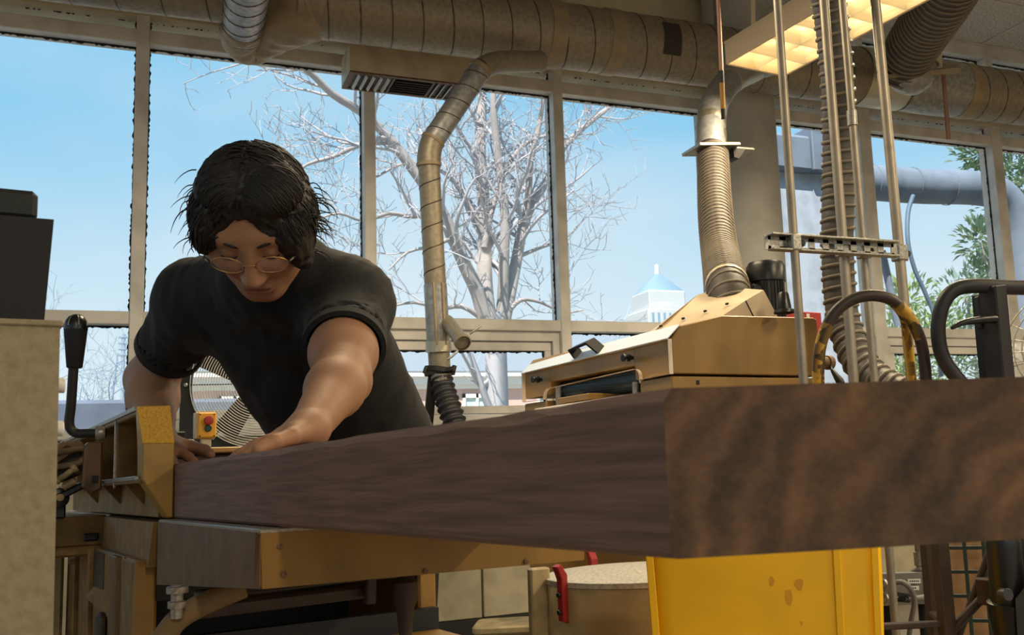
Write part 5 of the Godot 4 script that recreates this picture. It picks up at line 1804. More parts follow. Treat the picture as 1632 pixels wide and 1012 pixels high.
func back_machines() -> void:
	# drum fan by the window
	var c := Vector3(0.452, 1.3979, -4.8428)
	var back := Vector3(-0.0929, 0, 0.9957)
	var t := thing("floor_fan", "large square black floor fan with round wire grille seen under the worker's arm", "fan", Vector3(c.x, 0, c.z), atan2(back.x, back.z))
	var cy := c.y
	var r := 0.284
	var s := st()
	var sq := 0.325
	for q in 4:   # the square front with its round hole: four corners
		var p := PackedVector2Array()
		var g := Vector2(1 if q == 0 or q == 3 else -1, 1 if q < 2 else -1)
		p.append(Vector2(0, sq * g.y) if q % 2 == 0 else Vector2(sq * g.x, 0))
		p.append(Vector2(sq * g.x, sq * g.y))
		p.append(Vector2(sq * g.x, 0) if q % 2 == 0 else Vector2(0, sq * g.y))
		var a0 := Vector2(p[2]).angle()
		var a1 := Vector2(p[0]).angle()
		for k in 13:
			var a := lerp_angle(a0, a1, k / 12.0)
			p.append(Vector2.from_angle(a) * r)
		prism(s, p, -0.14, 0.0, Transform3D(Basis.IDENTITY, Vector3(0, cy, 0)), 0.0)
	part(t, "housing", s, M.black_rough)
	s = st()
	for k in 24:
		var rr := r * (0.12 + 0.88 * k / 23.0)
		var p := PackedVector3Array()
		for i in 48:
			p.append(Vector3(cos(TAU * i / 48) * rr, cy + sin(TAU * i / 48) * rr, 0.012))
		tube(s, p, 0.0017, 4, false, true)
	part(t, "wire_grille", s, M.white, "", true)
	s = st()
	for k in 7:
		var a := PI + k * TAU / 7.0
		pipe(s, Vector3(cos(a) * 0.04, cy + sin(a) * 0.04, 0.009), Vector3(cos(a) * r * 1.03, cy + sin(a) * r * 1.03, 0.006), 0.003, 5)
	part(t, "grille_spoke", s, M.black, "", true)
	s = st()
	for k in 7:
		var a := PI + k * TAU / 7.0
		bolt(s, Vector3(cos(a) * r * 1.06, cy + sin(a) * r * 1.06, 0.0), Vector3.BACK, 0.009, 0.006, 10)
	part(t, "screw", s, M.zinc, "", true)
	for a in [2.62, 4.15, 5.8, 0.9]:
		s = st()
		var d := Vector3(cos(a), sin(a), 0)
		var side := Vector3(-sin(a), cos(a), 0)
		var o := Vector3(0, cy, -0.06)
		hexa(s, [o + d * 0.04 - side * 0.035 + Vector3(0, 0, 0.02), o + d * 0.04 + side * 0.035, o + d * 0.04 + side * 0.035 + Vector3(0, 0, 0.004), o + d * 0.04 - side * 0.035 + Vector3(0, 0, 0.024), o + d * 0.262 - side * 0.062 + Vector3(0, 0, 0.03), o + d * 0.262 + side * 0.05 - Vector3(0, 0, 0.01), o + d * 0.262 + side * 0.05 - Vector3(0, 0, 0.006), o + d * 0.262 - side * 0.062 + Vector3(0, 0, 0.034)])
		part(t, "blade", s, M.rack_brown)
	s = st()
	lathe(s, [Vector2(0.0, -0.03), Vector2(0.06, -0.03), Vector2(0.06, 0.06), Vector2(0.045, 0.08), Vector2(0, 0.08)], 20, Transform3D(Basis(Vector3.RIGHT, Vector3.BACK, Vector3.DOWN), Vector3(0, cy, -0.09)))
	part(t, "hub", s, M.black_satin)
	for x in [-0.25, 0.25]:
		s = st()
		bar(s, Vector3(x, 0.05, -0.07), Vector3(x, cy - 0.32, -0.07), 0.04, 0.04)
		part(t, "stand_post", s, M.black_rough)
		s = st()
		bar(s, Vector3(x, 0.03, -0.25), Vector3(x, 0.03, 0.2), 0.04, 0.04)
		part(t, "stand_foot", s, M.black_rough)

	# bench behind the worker, with its push buttons
	var bt := 1.0609
	t = thing("machine_bench", "low machine with cream table edge behind the worker's hands", "machine", Vector3(0.2049, 0, -3.1196), TURN)
	s = st()
	span(s, Vector3(-0.30, bt - 0.016, -0.5), Vector3(0.34, bt, 0.0), 0.003)
	part(t, "table_edge", s, M.planer_tan)
	s = st()
	span(s, Vector3(-0.26, 0.0, -0.46), Vector3(0.30, bt - 0.016, -0.03), 0.006)
	part(t, "cabinet", s, M.rack_brown)
	s = st()
	tube(s, spline([Vector3(-0.135, bt, -0.02), Vector3(-0.137, bt + 0.018, -0.02), Vector3(-0.128, bt + 0.022, -0.02), Vector3(-0.09, bt + 0.022, -0.02), Vector3(-0.082, bt + 0.018, -0.02), Vector3(-0.085, bt, -0.02)], 4), 0.0025, 6)
	part(t, "wire_handle", s, M.zinc)
	s = st()
	pipe(s, Vector3(-0.124, bt + 0.0, -0.1), Vector3(-0.124, bt + 0.075, -0.1), 0.005, 8)
	lathe(s, [Vector2(0.005, 0), Vector2(0.0085, 0.03), Vector2(0.0085, 0.036), Vector2(0, 0.038)], 12, Transform3D(Basis.IDENTITY, Vector3(-0.124, bt + 0.07, -0.1)))
	part(t, "locking_lever", s, M.black)
	s = st()
	span(s, Vector3(-0.16, bt + 0.03, -0.115), Vector3(-0.09, bt + 0.05, -0.09), 0.003)
	part(t, "lever_base", s, M.black_satin)
	s = st()
	span(s, Vector3(-0.14, bt, -0.11), Vector3(-0.11, bt + 0.03, -0.095), 0.002)
	part(t, "lever_base", s, M.black_satin)

	t = thing("push_button_station", "small yellow control box with red and green buttons on a short post", "control box", Vector3(0.1519, 0, -3.0869) + Vector3(0, bt, 0), TURN)
	s = st()
	span(s, Vector3(-0.013, 0, -0.02), Vector3(0.013, 0.03, 0.0), 0.002)
	part(t, "post", s, M.cream)
	s = st()
	span(s, Vector3(-0.026, 0.024, -0.03), Vector3(0.024, 0.096, 0.012), 0.004)
	var bx := part(t, "enclosure", s, M.yellow_box)
	s = st()
	span(s, Vector3(-0.030, 0.024, -0.031), Vector3(-0.024, 0.096, 0.006), 0.002)
	part(bx, "pale_edge", s, M.cream)
	s = st()
	lathe(s, [Vector2(0.008, 0), Vector2(0.008, 0.006), Vector2(0.0125, 0.007), Vector2(0.0125, 0.013), Vector2(0.011, 0.0155), Vector2(0, 0.017)], 20, along(Vector3(0.001, 0.072, 0.012), Vector3(0.001, 0.072, 0.1)))
	part(t, "red_button", s, M.red)
	s = st()
	lathe(s, [Vector2(0.0095, 0), Vector2(0.0095, 0.005), Vector2(0.008, 0.006), Vector2(0.0075, 0.005), Vector2(0, 0.005)], 20, along(Vector3(0.001, 0.051, 0.012), Vector3(0.001, 0.051, 0.1)))
	part(t, "green_button", s, M.green)
	s = st()
	for q in [Vector3(-0.02, 0.09, 0.012), Vector3(0.018, 0.09, 0.012), Vector3(-0.02, 0.03, 0.012), Vector3(0.018, 0.03, 0.012)]:
		bolt(s, q, Vector3.BACK, 0.0022, 0.001, 8)
	part(bx, "screw", s, M.steel_dark, "", true)



# ---------- a smooth body from bones: distances joined with a smooth minimum, meshed as surface nets ----------
# a prim is [kind, a, b, ra, rb, k] for a tapered capsule, or [kind, centre, basis, radii, 0, k] for an ellipsoid; kind: "cap", "ell", "cap-", "ell-" (carved out);
# a seventh entry [point, normal] keeps only what lies behind that plane
func net(prims: Array, lo: Vector3, hi: Vector3, cell: float, holes: Array, out: Dictionary, ripple = null) -> void:
	var n := Vector3i(((hi - lo) / cell).ceil()) + Vector3i.ONE
	var sx := n.y * n.z
	var sy := n.z
	var g := PackedFloat32Array()
	g.resize(n.x * sx)
	g.fill(1.0)
	for p in prims:
		var kind: String = p[0]
		var k: float = p[5]
		var sub := kind.ends_with("-")
		var round_one := kind.begins_with("cap")
		var a: Vector3 = p[1]
		var b := Vector3.ZERO
		var inv := Basis.IDENTITY
		var rad := Vector3.ONE
		var reach := k + cell * 2.5
		var blo: Vector3
		var bhi: Vector3
		var ra := 0.0
		var dr := 0.0
		var ab := Vector3.ZERO
		var ll := 1.0
		if round_one:
			b = p[2]
			ra = p[3]
			dr = p[4] - p[3]
			ab = b - a
			ll = maxf(ab.length_squared(), 1e-9)
			var m := maxf(p[3], p[4]) + reach
			blo = a.min(b) - Vector3.ONE * m
			bhi = a.max(b) + Vector3.ONE * m
		else:
			inv = (p[2] as Basis).transposed()
			rad = p[3]
			var m := maxf(rad.x, maxf(rad.y, rad.z)) + reach
			blo = a - Vector3.ONE * m
			bhi = a + Vector3.ONE * m
		var clip: bool = p.size() > 6
		var cp := Vector3.ZERO
		var cn := Vector3.ZERO
		if clip:
			cp = p[6][0]
			cn = p[6][1]
		var i0 := Vector3i(((blo - lo) / cell).floor()).clamp(Vector3i.ZERO, n)
		var i1 := Vector3i(((bhi - lo) / cell).ceil()).clamp(Vector3i.ZERO, n)
		for x in range(i0.x, i1.x):
			for y in range(i0.y, i1.y):
				var at := x * sx + y * sy
				for z in range(i0.z, i1.z):
					var q := lo + Vector3(x, y, z) * cell
					var d: float
					if round_one:
						var h := clampf((q - a).dot(ab) / ll, 0.0, 1.0)
						d = (q - a - ab * h).length() - ra - dr * h
					else:
						var e := inv * (q - a)
						var u := e / rad
						var v := u / rad
						var k0 := u.length()
						d = k0 * (k0 - 1.0) / maxf(v.length(), 1e-6)
					if clip:
						d = maxf(d, (q - cp).dot(cn))
					var o := g[at + z]
					if sub:
						var h2 := maxf(k - absf(o + d), 0.0) / k
						g[at + z] = maxf(o, -d) + h2 * h2 * k * 0.25
					else:
						var h3 := maxf(k - absf(o - d), 0.0) / k
						g[at + z] = minf(o, d) - h3 * h3 * k * 0.25
	if ripple:
		for x in n.x:
			for y in n.y:
				for z in n.z:
					var i := x * sx + y * sy + z
					if absf(g[i]) < 0.03:
						g[i] += ripple.call(lo + Vector3(x, y, z) * cell)
	var ids := {}
	var V: PackedVector3Array = out.v
	var I: PackedInt32Array = out.i
	var first := V.size()
	for x in n.x - 1:
		for y in n.y - 1:
			for z in n.z - 1:
				var i := x * sx + y * sy + z
				var c := [g[i], g[i + 1], g[i + sy], g[i + sy + 1], g[i + sx], g[i + sx + 1], g[i + sx + sy], g[i + sx + sy + 1]]
				var neg := 0
				for e in c:
					if e < 0.0:
						neg += 1
				if neg == 0 or neg == 8:
					continue
				var p := Vector3.ZERO
				var m := 0
				for e in EDGES:
					var da: float = c[e[0]]
					var db: float = c[e[1]]
					if (da < 0.0) != (db < 0.0):
						p += (CORNER[e[0]] as Vector3).lerp(CORNER[e[1]], da / (da - db))
						m += 1
				var w := lo + (Vector3(x, y, z) + p / m) * cell
				ids[i] = V.size()
				V.append(w)
	for i in ids:
		var z: int = i % sy
		var y: int = (i / sy) % n.y
		var x: int = i / sx
		if x == 0 or y == 0 or z == 0:
			continue
		var d0 := g[i]
		for ax in 3:
			var step: int = [sx, sy, 1][ax]
			var d1 := g[i + step]
			if (d0 < 0.0) == (d1 < 0.0):
				continue
			var s1: int = [sy, 1, sx][ax]
			var s2: int = [1, sx, sy][ax]
			var q := [i, i - s1, i - s1 - s2, i - s2]
			if not (ids.has(q[1]) and ids.has(q[2]) and ids.has(q[3])):
				continue
			var mid := lo + Vector3(x, y, z) * cell
			var skip := false
			for hole in holes:
				if (hole as AABB).has_point(mid):
					skip = true
			if skip:
				continue
			var t := [ids[q[0]], ids[q[1]], ids[q[2]], ids[q[3]]]
			if d0 < 0.0:
				I.append_array(PackedInt32Array([t[0], t[2], t[1], t[0], t[3], t[2]]))
			else:
				I.append_array(PackedInt32Array([t[0], t[1], t[2], t[0], t[2], t[3]]))
	out.v = V
	out.i = I


const CORNER := [Vector3(0, 0, 0), Vector3(0, 0, 1), Vector3(0, 1, 0), Vector3(0, 1, 1), Vector3(1, 0, 0), Vector3(1, 0, 1), Vector3(1, 1, 0), Vector3(1, 1, 1)]
const EDGES := [[0, 1], [2, 3], [4, 5], [6, 7], [0, 2], [1, 3], [4, 6], [5, 7], [0, 4], [1, 5], [2, 6], [3, 7]]


func blank() -> Dictionary:
	return {"v": PackedVector3Array(), "i": PackedInt32Array()}


func net_part(parent: Node3D, called: String, o: Dictionary, m: Material, tint = null, label := "") -> MeshInstance3D:
	var V: PackedVector3Array = o.v
	var I: PackedInt32Array = o.i
	var N := PackedVector3Array()
	N.resize(V.size())
	for t in range(0, I.size(), 3):
		var nn := (V[I[t + 2]] - V[I[t]]).cross(V[I[t + 1]] - V[I[t]])
		for k in 3:
			N[I[t + k]] += nn
	for i in N.size():
		N[i] = N[i].normalized()
	var A := []
	A.resize(Mesh.ARRAY_MAX)
	A[Mesh.ARRAY_VERTEX] = V
	A[Mesh.ARRAY_NORMAL] = N
	A[Mesh.ARRAY_INDEX] = I
	if tint:
		var c := PackedColorArray()
		for v in V:
			c.append(tint.call(v))
		A[Mesh.ARRAY_COLOR] = c
	var mesh := ArrayMesh.new()
	mesh.add_surface_from_arrays(Mesh.PRIMITIVE_TRIANGLES, A)
	mesh.surface_set_material(0, m)
	var i := MeshInstance3D.new()
	i.name = called
	i.mesh = mesh
	parent.add_child(i, true)
	if label:
		i.set_meta("label", label)
	return i


func finger(prims: Array, root: Vector3, dir: Vector3, down: Vector3, length: float, r: float, curl: Array) -> void:   # three phalanges that bend downwards
	var p := root
	var d := dir.normalized()
	var axis := d.cross(down).normalized()
	var share := [0.48, 0.29, 0.23]
	var rr := r
	for k in 3:
		d = d.rotated(axis, curl[k])
		var q: Vector3 = p + d * length * share[k]
		prims.append(["cap", p, q, rr, rr * 0.9, 0.004])
		p = q
		rr *= 0.9


func hand(prims: Array, wrist: Vector3, knuckle: Vector3, across: Vector3, down: Vector3, spread: float, curl: Array, thumb_dir: Vector3, lengths := [0.068, 0.078, 0.073, 0.058]) -> void:
	# across runs from the little finger's side to the thumb's side; knuckle is the middle of the row
	var fwd := (knuckle - wrist).normalized()
	across = (across - fwd * across.dot(fwd)).normalized()
	for k in 4:
		var t := 0.5 - k / 3.0
		var base := knuckle + across * t * 0.062 - fwd * absf(t + 0.12) * 0.012 - down * 0.003
		prims.append(["cap", wrist + across * t * 0.028, base, 0.0165, 0.0115, 0.012])
		finger(prims, base, fwd + across * t * spread, down, lengths[k], 0.0092 if k < 3 else 0.008, curl)
	var tb := wrist.lerp(knuckle, 0.30) + across * 0.026
	var t1 := tb + (thumb_dir + fwd * 0.2).normalized() * 0.042
	var t2 := t1 + (thumb_dir + fwd * 0.7).normalized() * 0.032
	var t3 := t2 + (thumb_dir * 0.6 + fwd * 0.9 + down * 0.15).normalized() * 0.025
	prims.append(["cap", tb, t1, 0.016, 0.0115, 0.014])
	prims.append(["cap", t1, t2, 0.0112, 0.0100, 0.004])
	prims.append(["cap", t2, t3, 0.0100, 0.0085, 0.004])


func person() -> void:
	var t := thing("person", "young man with dark wavy hair, round glasses and black T-shirt bending over the plank", "person")
	var Hc := Vector3(0.1501, 1.3689, -1.6672)
	var to_cam := Vector3(-0.087, -0.2427, 0.9662)
	# the head's own axes: r to its left in the picture's right, u up through the crown, f out of the face
	var yaw := to_cam.rotated(Vector3.UP, -0.20)
	var side := Vector3.UP.cross(yaw).normalized()
	var f := yaw.rotated(side, HEAD_PITCH)
	var u := f.cross(side).normalized()
	side = side.rotated(f, HEAD_ROLL)
	u = u.rotated(f, HEAD_ROLL)
	var hb := Basis(side, u, f)   # local x is the picture's right
	var hx := Transform3D(hb, Hc)
	var H := func(x: float, y: float, z: float) -> Vector3: return hx * Vector3(x, y, z)

	var SR := Vector3(0.0854, 1.2948, -2.0547)
	var ER := Vector3(0.0049, 1.1734, -2.29)
	var WR := Vector3(0.0193, 1.041, -2.0709)
	var SL := Vector3(0.3219, 1.259, -1.8283)
	var EL := Vector3(0.2704, 1.1078, -1.6094)
	var WL := Vector3(0.1984, 1.0212, -1.434)
	var Sc := Vector3(0.2161, 1.2945, -1.9607)
	var Pv := Vector3(0.4478, 0.9799, -2.2387)
	var sd := (SL - SR).normalized()
	var spine := (Sc - Pv).normalized()
	var front := sd.cross(spine).normalized()
	if front.z < 0:
		front = -front
	var neck := Sc + (Hc - Sc) * 0.35 + Vector3(0, 0.02, 0)

	# ----- skin -----
	var skin := []
	skin.append(["cap", neck - (Hc - Sc) * 0.2, H.call(0.0, -0.045, -0.035), 0.062, 0.056, 0.03])
	skin.append(["cap", SR.lerp(ER, 0.1), ER, 0.055, 0.046, 0.02])
	skin.append(["cap", ER, ER.lerp(WR, 0.35), 0.046, 0.047, 0.025])
	skin.append(["cap", ER.lerp(WR, 0.3), WR, 0.046, 0.029, 0.02])
	skin.append(["cap", SL.lerp(EL, 0.1), EL.lerp(SL, 0.3), 0.054, 0.0515, 0.02])
	skin.append(["cap", EL.lerp(SL, 0.3), EL, 0.0515, 0.0415, 0.02])
	skin.append(["cap", EL, EL.lerp(WL, 0.3) + Vector3(0.004, 0.004, 0), 0.0405, 0.0415, 0.022])
	skin.append(["cap", EL.lerp(WL, 0.28) + Vector3(0.004, 0.004, 0), WL, 0.0405, 0.0265, 0.02])
	skin.append(["cap", EL + Vector3(0.022, -0.012, 0.0), EL + Vector3(0.018, -0.016, -0.01), 0.02, 0.02, 0.02])
	for q in [SR, SL]:
		skin.append(["cap", neck - (Hc - Sc) * 0.25, q, 0.06, 0.06, 0.04])
	skin.append(["cap", Sc - front * 0.02, Pv, 0.07, 0.08, 0.03])
	# hands flat on the plank
	var downv := Vector3.DOWN
	var hl := []
	var KL := Vector3(0.1626, 1.01, -1.4314)
	hand(hl, WL + Vector3(0, -0.002, 0), KL, Vector3(-0.1, 0, 1), downv, 0.35, [0.10, 0.16, 0.12], Vector3(-0.35, -0.16, 0.9))
	var hr := []
	hand(hr, WR + Vector3(0, -0.004, 0), Vector3(0.0237, 1.006, -1.9415), Vector3(1, 0, 0.1), downv, 0.75, [0.08, 0.14, 0.1], Vector3(0.75, -0.12, 0.5))
	# head
	var head := []
	head.append(["ell", H.call(0, 0.022, -0.010), hb, Vector3(0.073, 0.083, 0.088), 0, 0.02])
	head.append(["ell", H.call(0, -0.035, 0.026), hb, Vector3(0.066, 0.073, 0.062), 0, 0.03])
	for g in [-1.0, 1.0]:
		head.append(["cap", H.call(g * 0.057, -0.056, 0.0), H.call(g * 0.020, -0.102, 0.050), 0.019, 0.017, 0.03])
		head.append(["cap", H.call(g * 0.051, -0.022, 0.053), H.call(g * 0.030, -0.030, 0.070), 0.018, 0.015, 0.025])
	head.append(["cap", H.call(-0.008, -0.106, 0.062), H.call(0.008, -0.106, 0.062), 0.0165, 0.0165, 0.02])
	head.append(["cap", H.call(-0.036, 0.022, 0.066), H.call(0.036, 0.022, 0.066), 0.014, 0.014, 0.02])
	for g in [-1.0, 1.0]:
		head.append(["ell-", H.call(g * 0.031, 0.002, 0.092), hb, Vector3(0.019, 0.012, 0.012), 0, 0.012])
		head.append(["ell", H.call(g * 0.031, 0.001, 0.0715), hb, Vector3(0.0135, 0.0125, 0.0125), 0, 0.005])
	head.append(["cap", H.call(0, 0.008, 0.083), H.call(0, -0.038, 0.104), 0.0075, 0.0105, 0.012])
	for g in [-1.0, 1.0]:
		head.append(["cap", H.call(g * 0.011, -0.043, 0.094), H.call(g * 0.008, -0.040, 0.100), 0.0075, 0.0075, 0.008])
		head.append(["cap-", H.call(g * 0.006, -0.053, 0.098), H.call(g * 0.006, -0.046, 0.098), 0.0035, 0.003, 0.003])
	head.append(["ell", H.call(0, -0.072, 0.072), hb, Vector3(0.027, 0.020, 0.018), 0, 0.015])
	head.append(["cap", H.call(-0.015, -0.069, 0.085), H.call(0.015, -0.069, 0.085), 0.0055, 0.0055, 0.006])
	head.append(["cap", H.call(-0.012, -0.079, 0.0845), H.call(0.012, -0.079, 0.0845), 0.0065, 0.0065, 0.006])
	head.append(["cap-", H.call(-0.022, -0.0755, 0.089), H.call(0.022, -0.0755, 0.089), 0.0022, 0.0022, 0.004])
	head.append(["cap-", H.call(-0.012, -0.091, 0.084), H.call(0.012, -0.091, 0.084), 0.004, 0.004, 0.008])
	for g in [-1.0, 1.0]:
		head.append(["ell", H.call(g * 0.077, -0.008, -0.008), hb * Basis(Vector3.UP, g * 0.45), Vector3(0.008, 0.031, 0.018), 0, 0.006])
	var o := blank()
	var all := skin + hl + hr + head
	var hbox := AABB(Hc - Vector3.ONE * 0.135, Vector3.ONE * 0.27)
	var lbox := box_of(hl, 0.02)
	var rbox := box_of(hr, 0.02)
	net(all, Vector3(-0.12, 0.93, -2.42), Vector3(0.5, 1.48, -1.30), 0.009, [hbox, lbox, rbox], o)
	net(head + [skin[0], skin[9], skin[10]], hbox.position - Vector3.ONE * 0.009, hbox.end + Vector3.ONE * 0.009, 0.0033, [], o)
	net(hl + skin.slice(5, 9), lbox.position - Vector3.ONE * 0.009, lbox.end + Vector3.ONE * 0.009, 0.0032, [], o)
	net(hr + skin.slice(1, 4), rbox.position - Vector3.ONE * 0.009, rbox.end + Vector3.ONE * 0.009, 0.0032, [], o)
	var back := hx.affine_inverse()
	var tone := func(v: Vector3) -> Color:
		var c := Color(0.33, 0.165, 0.092)
		var q: Vector3 = back * v
		if q.length() < 0.16:
			var lip := smoothstep(0.010, 0.005, absf(q.y + 0.0745)) * smoothstep(0.024, 0.016, absf(q.x)) * smoothstep(0.075, 0.08, q.z)
			c = c.lerp(Color(0.22, 0.075, 0.06), lip * 0.75)
			c = c.lerp(Color(0.35, 0.14, 0.09), 0.35 * smoothstep(0.03, 0.01, Vector2(absf(q.x) - 0.04, q.y + 0.03).length()))
		return c
	net_part(t, "body", o, M.skin, tone)

	# ----- T-shirt -----
	var shirt := []
	var e1 := SR.lerp(ER, 0.60)
	var e2 := SL.lerp(EL, 0.62)
	var wide := 0.075
	for g in [-1.0, 1.0]:
		shirt.append(["cap", Pv + sd * g * 0.062 + front * 0.01, Sc + sd * g * 0.060 - spine * 0.07, 0.105, 0.112, 0.06])
	shirt.append(["cap", Pv + front * 0.02, Pv.lerp(Sc, 0.6) + front * 0.035, 0.10, 0.10, 0.06])
	shirt.append(["cap", Sc + sd * 0.02, neck, 0.095, 0.068, 0.06])
	shirt.append(["cap", SR + spine * 0.01, neck - Vector3(0, 0.03, 0), 0.070, 0.068, 0.05])
	shirt.append(["cap", SL + spine * 0.01, neck - Vector3(0, 0.02, 0), 0.074, 0.070, 0.05])
	var nr := (ER - SR).normalized()
	var nl := (EL - SL).normalized()
	shirt.append(["cap", SR, e1 + nr * 0.03, 0.071, 0.062, 0.045, [e1, nr]])
	shirt.append(["cap", SL, e2 + nl * 0.03, 0.072, 0.063, 0.045, [e2, nl]])
	shirt.append(["cap-", e1 - nr * 0.015, e1 + nr * 0.05, 0.0575, 0.0575, 0.004])
	shirt.append(["cap-", e2 - nl * 0.015, e2 + nl * 0.05, 0.058, 0.058, 0.004])
	var wr := noise(FastNoiseLite.TYPE_SIMPLEX_SMOOTH, 1.0, 3, 77)
	var fold := func(v: Vector3) -> float:
		var a := (v - Sc).dot(spine)
		var b := (v - Sc).dot(sd)
		var w := wr.get_noise_3d(a * 5.0 + b * 9.0, b * 16.0 - a * 8.0, v.z * 5.0)
		return 0.010 * (absf(w) - 0.2)
	o = blank()
	net(shirt, Vector3(-0.07, 0.86, -2.42), Vector3(0.62, 1.46, -1.55), 0.009, [], o, fold)
	var sh := net_part(t, "t_shirt", o, M.shirt)
	var s: SurfaceTool
	for q in [[e1, nr, 0.0625], [e2, nl, 0.0635]]:   # stitched hems
		s = st()
		var fr := along(q[0], q[0] + q[1])
		lathe(s, [Vector2(q[2] + 0.001, -0.020), Vector2(q[2] + 0.0042, -0.017), Vector2(q[2] + 0.0038, 0.001), Vector2(q[2] - 0.004, 0.003)], 40, fr)
		part(sh, "sleeve_hem", s, M.shirt)
	s = st()
	var cp := PackedVector3Array()
	var cf := along(neck + (Hc - Sc) * 0.06, neck + (Hc - Sc))
	for k in 36:
		cp.append(cf * Vector3(cos(TAU * k / 36) * 0.069, 0.0, sin(TAU * k / 36) * 0.069))
	tube(s, cp, 0.008, 8, false, true)
	part(sh, "collar", s, M.shirt)

	# ----- trousers and shoes, mostly behind the machine -----
	var legs := []
	var fl := Vector3(Pv.x + 0.055, 0.05, Pv.z - 0.06)
	var fr2 := Vector3(Pv.x + 0.06, 0.05, Pv.z - 0.36)
	for q in [fl, fr2]:
		var hip: Vector3 = Pv + Vector3(0.045, -0.06, 0.05 if q == fl else -0.10)
		var knee: Vector3 = hip.lerp(q, 0.48)
		legs.append(["cap", hip, knee, 0.088, 0.066, 0.04])
		legs.append(["cap", knee, q + Vector3(0, 0.05, 0), 0.066, 0.052, 0.02])
	legs.append(["cap", Pv + Vector3(0.02, -0.03, 0.05), Pv + Vector3(0.02, -0.03, -0.06), 0.11, 0.11, 0.05])
	o = blank()
	net(legs, Vector3(Pv.x - 0.22, 0.03, Pv.z - 0.48), Vector3(Pv.x + 0.22, 1.1, Pv.z + 0.22), 0.016, [], o)
	net_part(t, "trousers", o, M.denim)
	for q in [fl, fr2]:
		var shoe := [["ell", q + Vector3(-0.05, -0.005, 0), Basis.IDENTITY, Vector3(0.13, 0.042, 0.045), 0, 0.02], ["cap", q + Vector3(0, 0.02, 0), q + Vector3(0, 0.06, 0), 0.05, 0.045, 0.03], ["ell-", q + Vector3(-0.05, -0.30, 0), Basis.IDENTITY, Vector3(0.6, 0.252, 0.6), 0, 0.004]]
		o = blank()
		net(shoe, q - Vector3(0.22, 0.06, 0.1), q + Vector3(0.12, 0.12, 0.1), 0.008, [], o)
		net_part(t, "shoe", o, M.black_rough)

	hair(t, hx)

	# ----- face details -----
	for g in [-1.0, 1.0]:
		s = st()
		var p := spline([H.call(g * 0.012, 0.017, 0.0835), H.call(g * 0.025, 0.0225, 0.0835), H.call(g * 0.038, 0.023, 0.077), H.call(g * 0.051, 0.015, 0.065)], 5)
		tube(s, p, [0.0015, 0.0022, 0.0026, 0.0028, 0.003, 0.003, 0.003, 0.0029, 0.0028, 0.0026, 0.0024, 0.0021, 0.0018, 0.0015, 0.0012, 0.0008], 8)
		part(t, "eyebrow", s, M.hair)
		s = st()
		tube(s, spline([H.call(g * 0.019, -0.004, 0.0815), H.call(g * 0.031, -0.008, 0.0835), H.call(g * 0.043, -0.004, 0.0785)], 5), 0.0011, 6)
		part(t, "eyelash", s, M.hair)
	s = st()
	var lens_c := []
	for g in [-1.0, 1.0]:
		var p := PackedVector3Array()
		for k in 28:
			var a := TAU * k / 28
			p.append(H.call(g * 0.033 + cos(a) * 0.0245, -0.010 + sin(a) * 0.021, 0.0985 - 0.004 * absf(g * 0.033 + cos(a) * 0.0245) / 0.03 + sin(a) * 0.004))
		lens_c.append(p)
		tube(s, p, 0.0010, 6, false, true)
		tube(s, spline([H.call(g * 0.057, -0.004, 0.093), H.call(g * 0.066, -0.001, 0.085), H.call(g * 0.074, 0.0, 0.04), H.call(g * 0.079, 0.006, -0.004), H.call(g * 0.08, -0.012, -0.022)], 5), 0.0010, 6)
	tube(s, spline([H.call(-0.0095, -0.006, 0.0995), H.call(0, -0.002, 0.1035), H.call(0.0095, -0.006, 0.0995)], 5), 0.0008, 6)
	var gl := part(t, "eyeglasses", s, M.gold_wire, "thin round wire glasses")
	for p in lens_c:
		s = st()
		var mid := Vector3.ZERO
		for v in p:
			mid += v / p.size()
		for k in p.size():
			tri(s, mid + f * 0.0012, p[k], p[(k + 1) % p.size()])
		part(gl, "lens", s, M.lens)
	for g in [-1.0, 1.0]:
		s = st()
		bar(s, H.call(g * 0.058, -0.004, 0.094), H.call(g * 0.068, -0.001, 0.084), 0.003, 0.004)
		part(gl, "hinge", s, M.black)


func box_of(prims: Array, pad: float) -> AABB:
	var b := AABB(prims[0][1], Vector3.ZERO)
	for p in prims:
		b = b.expand(p[1]).expand(p[2])
	return b.grow(pad)


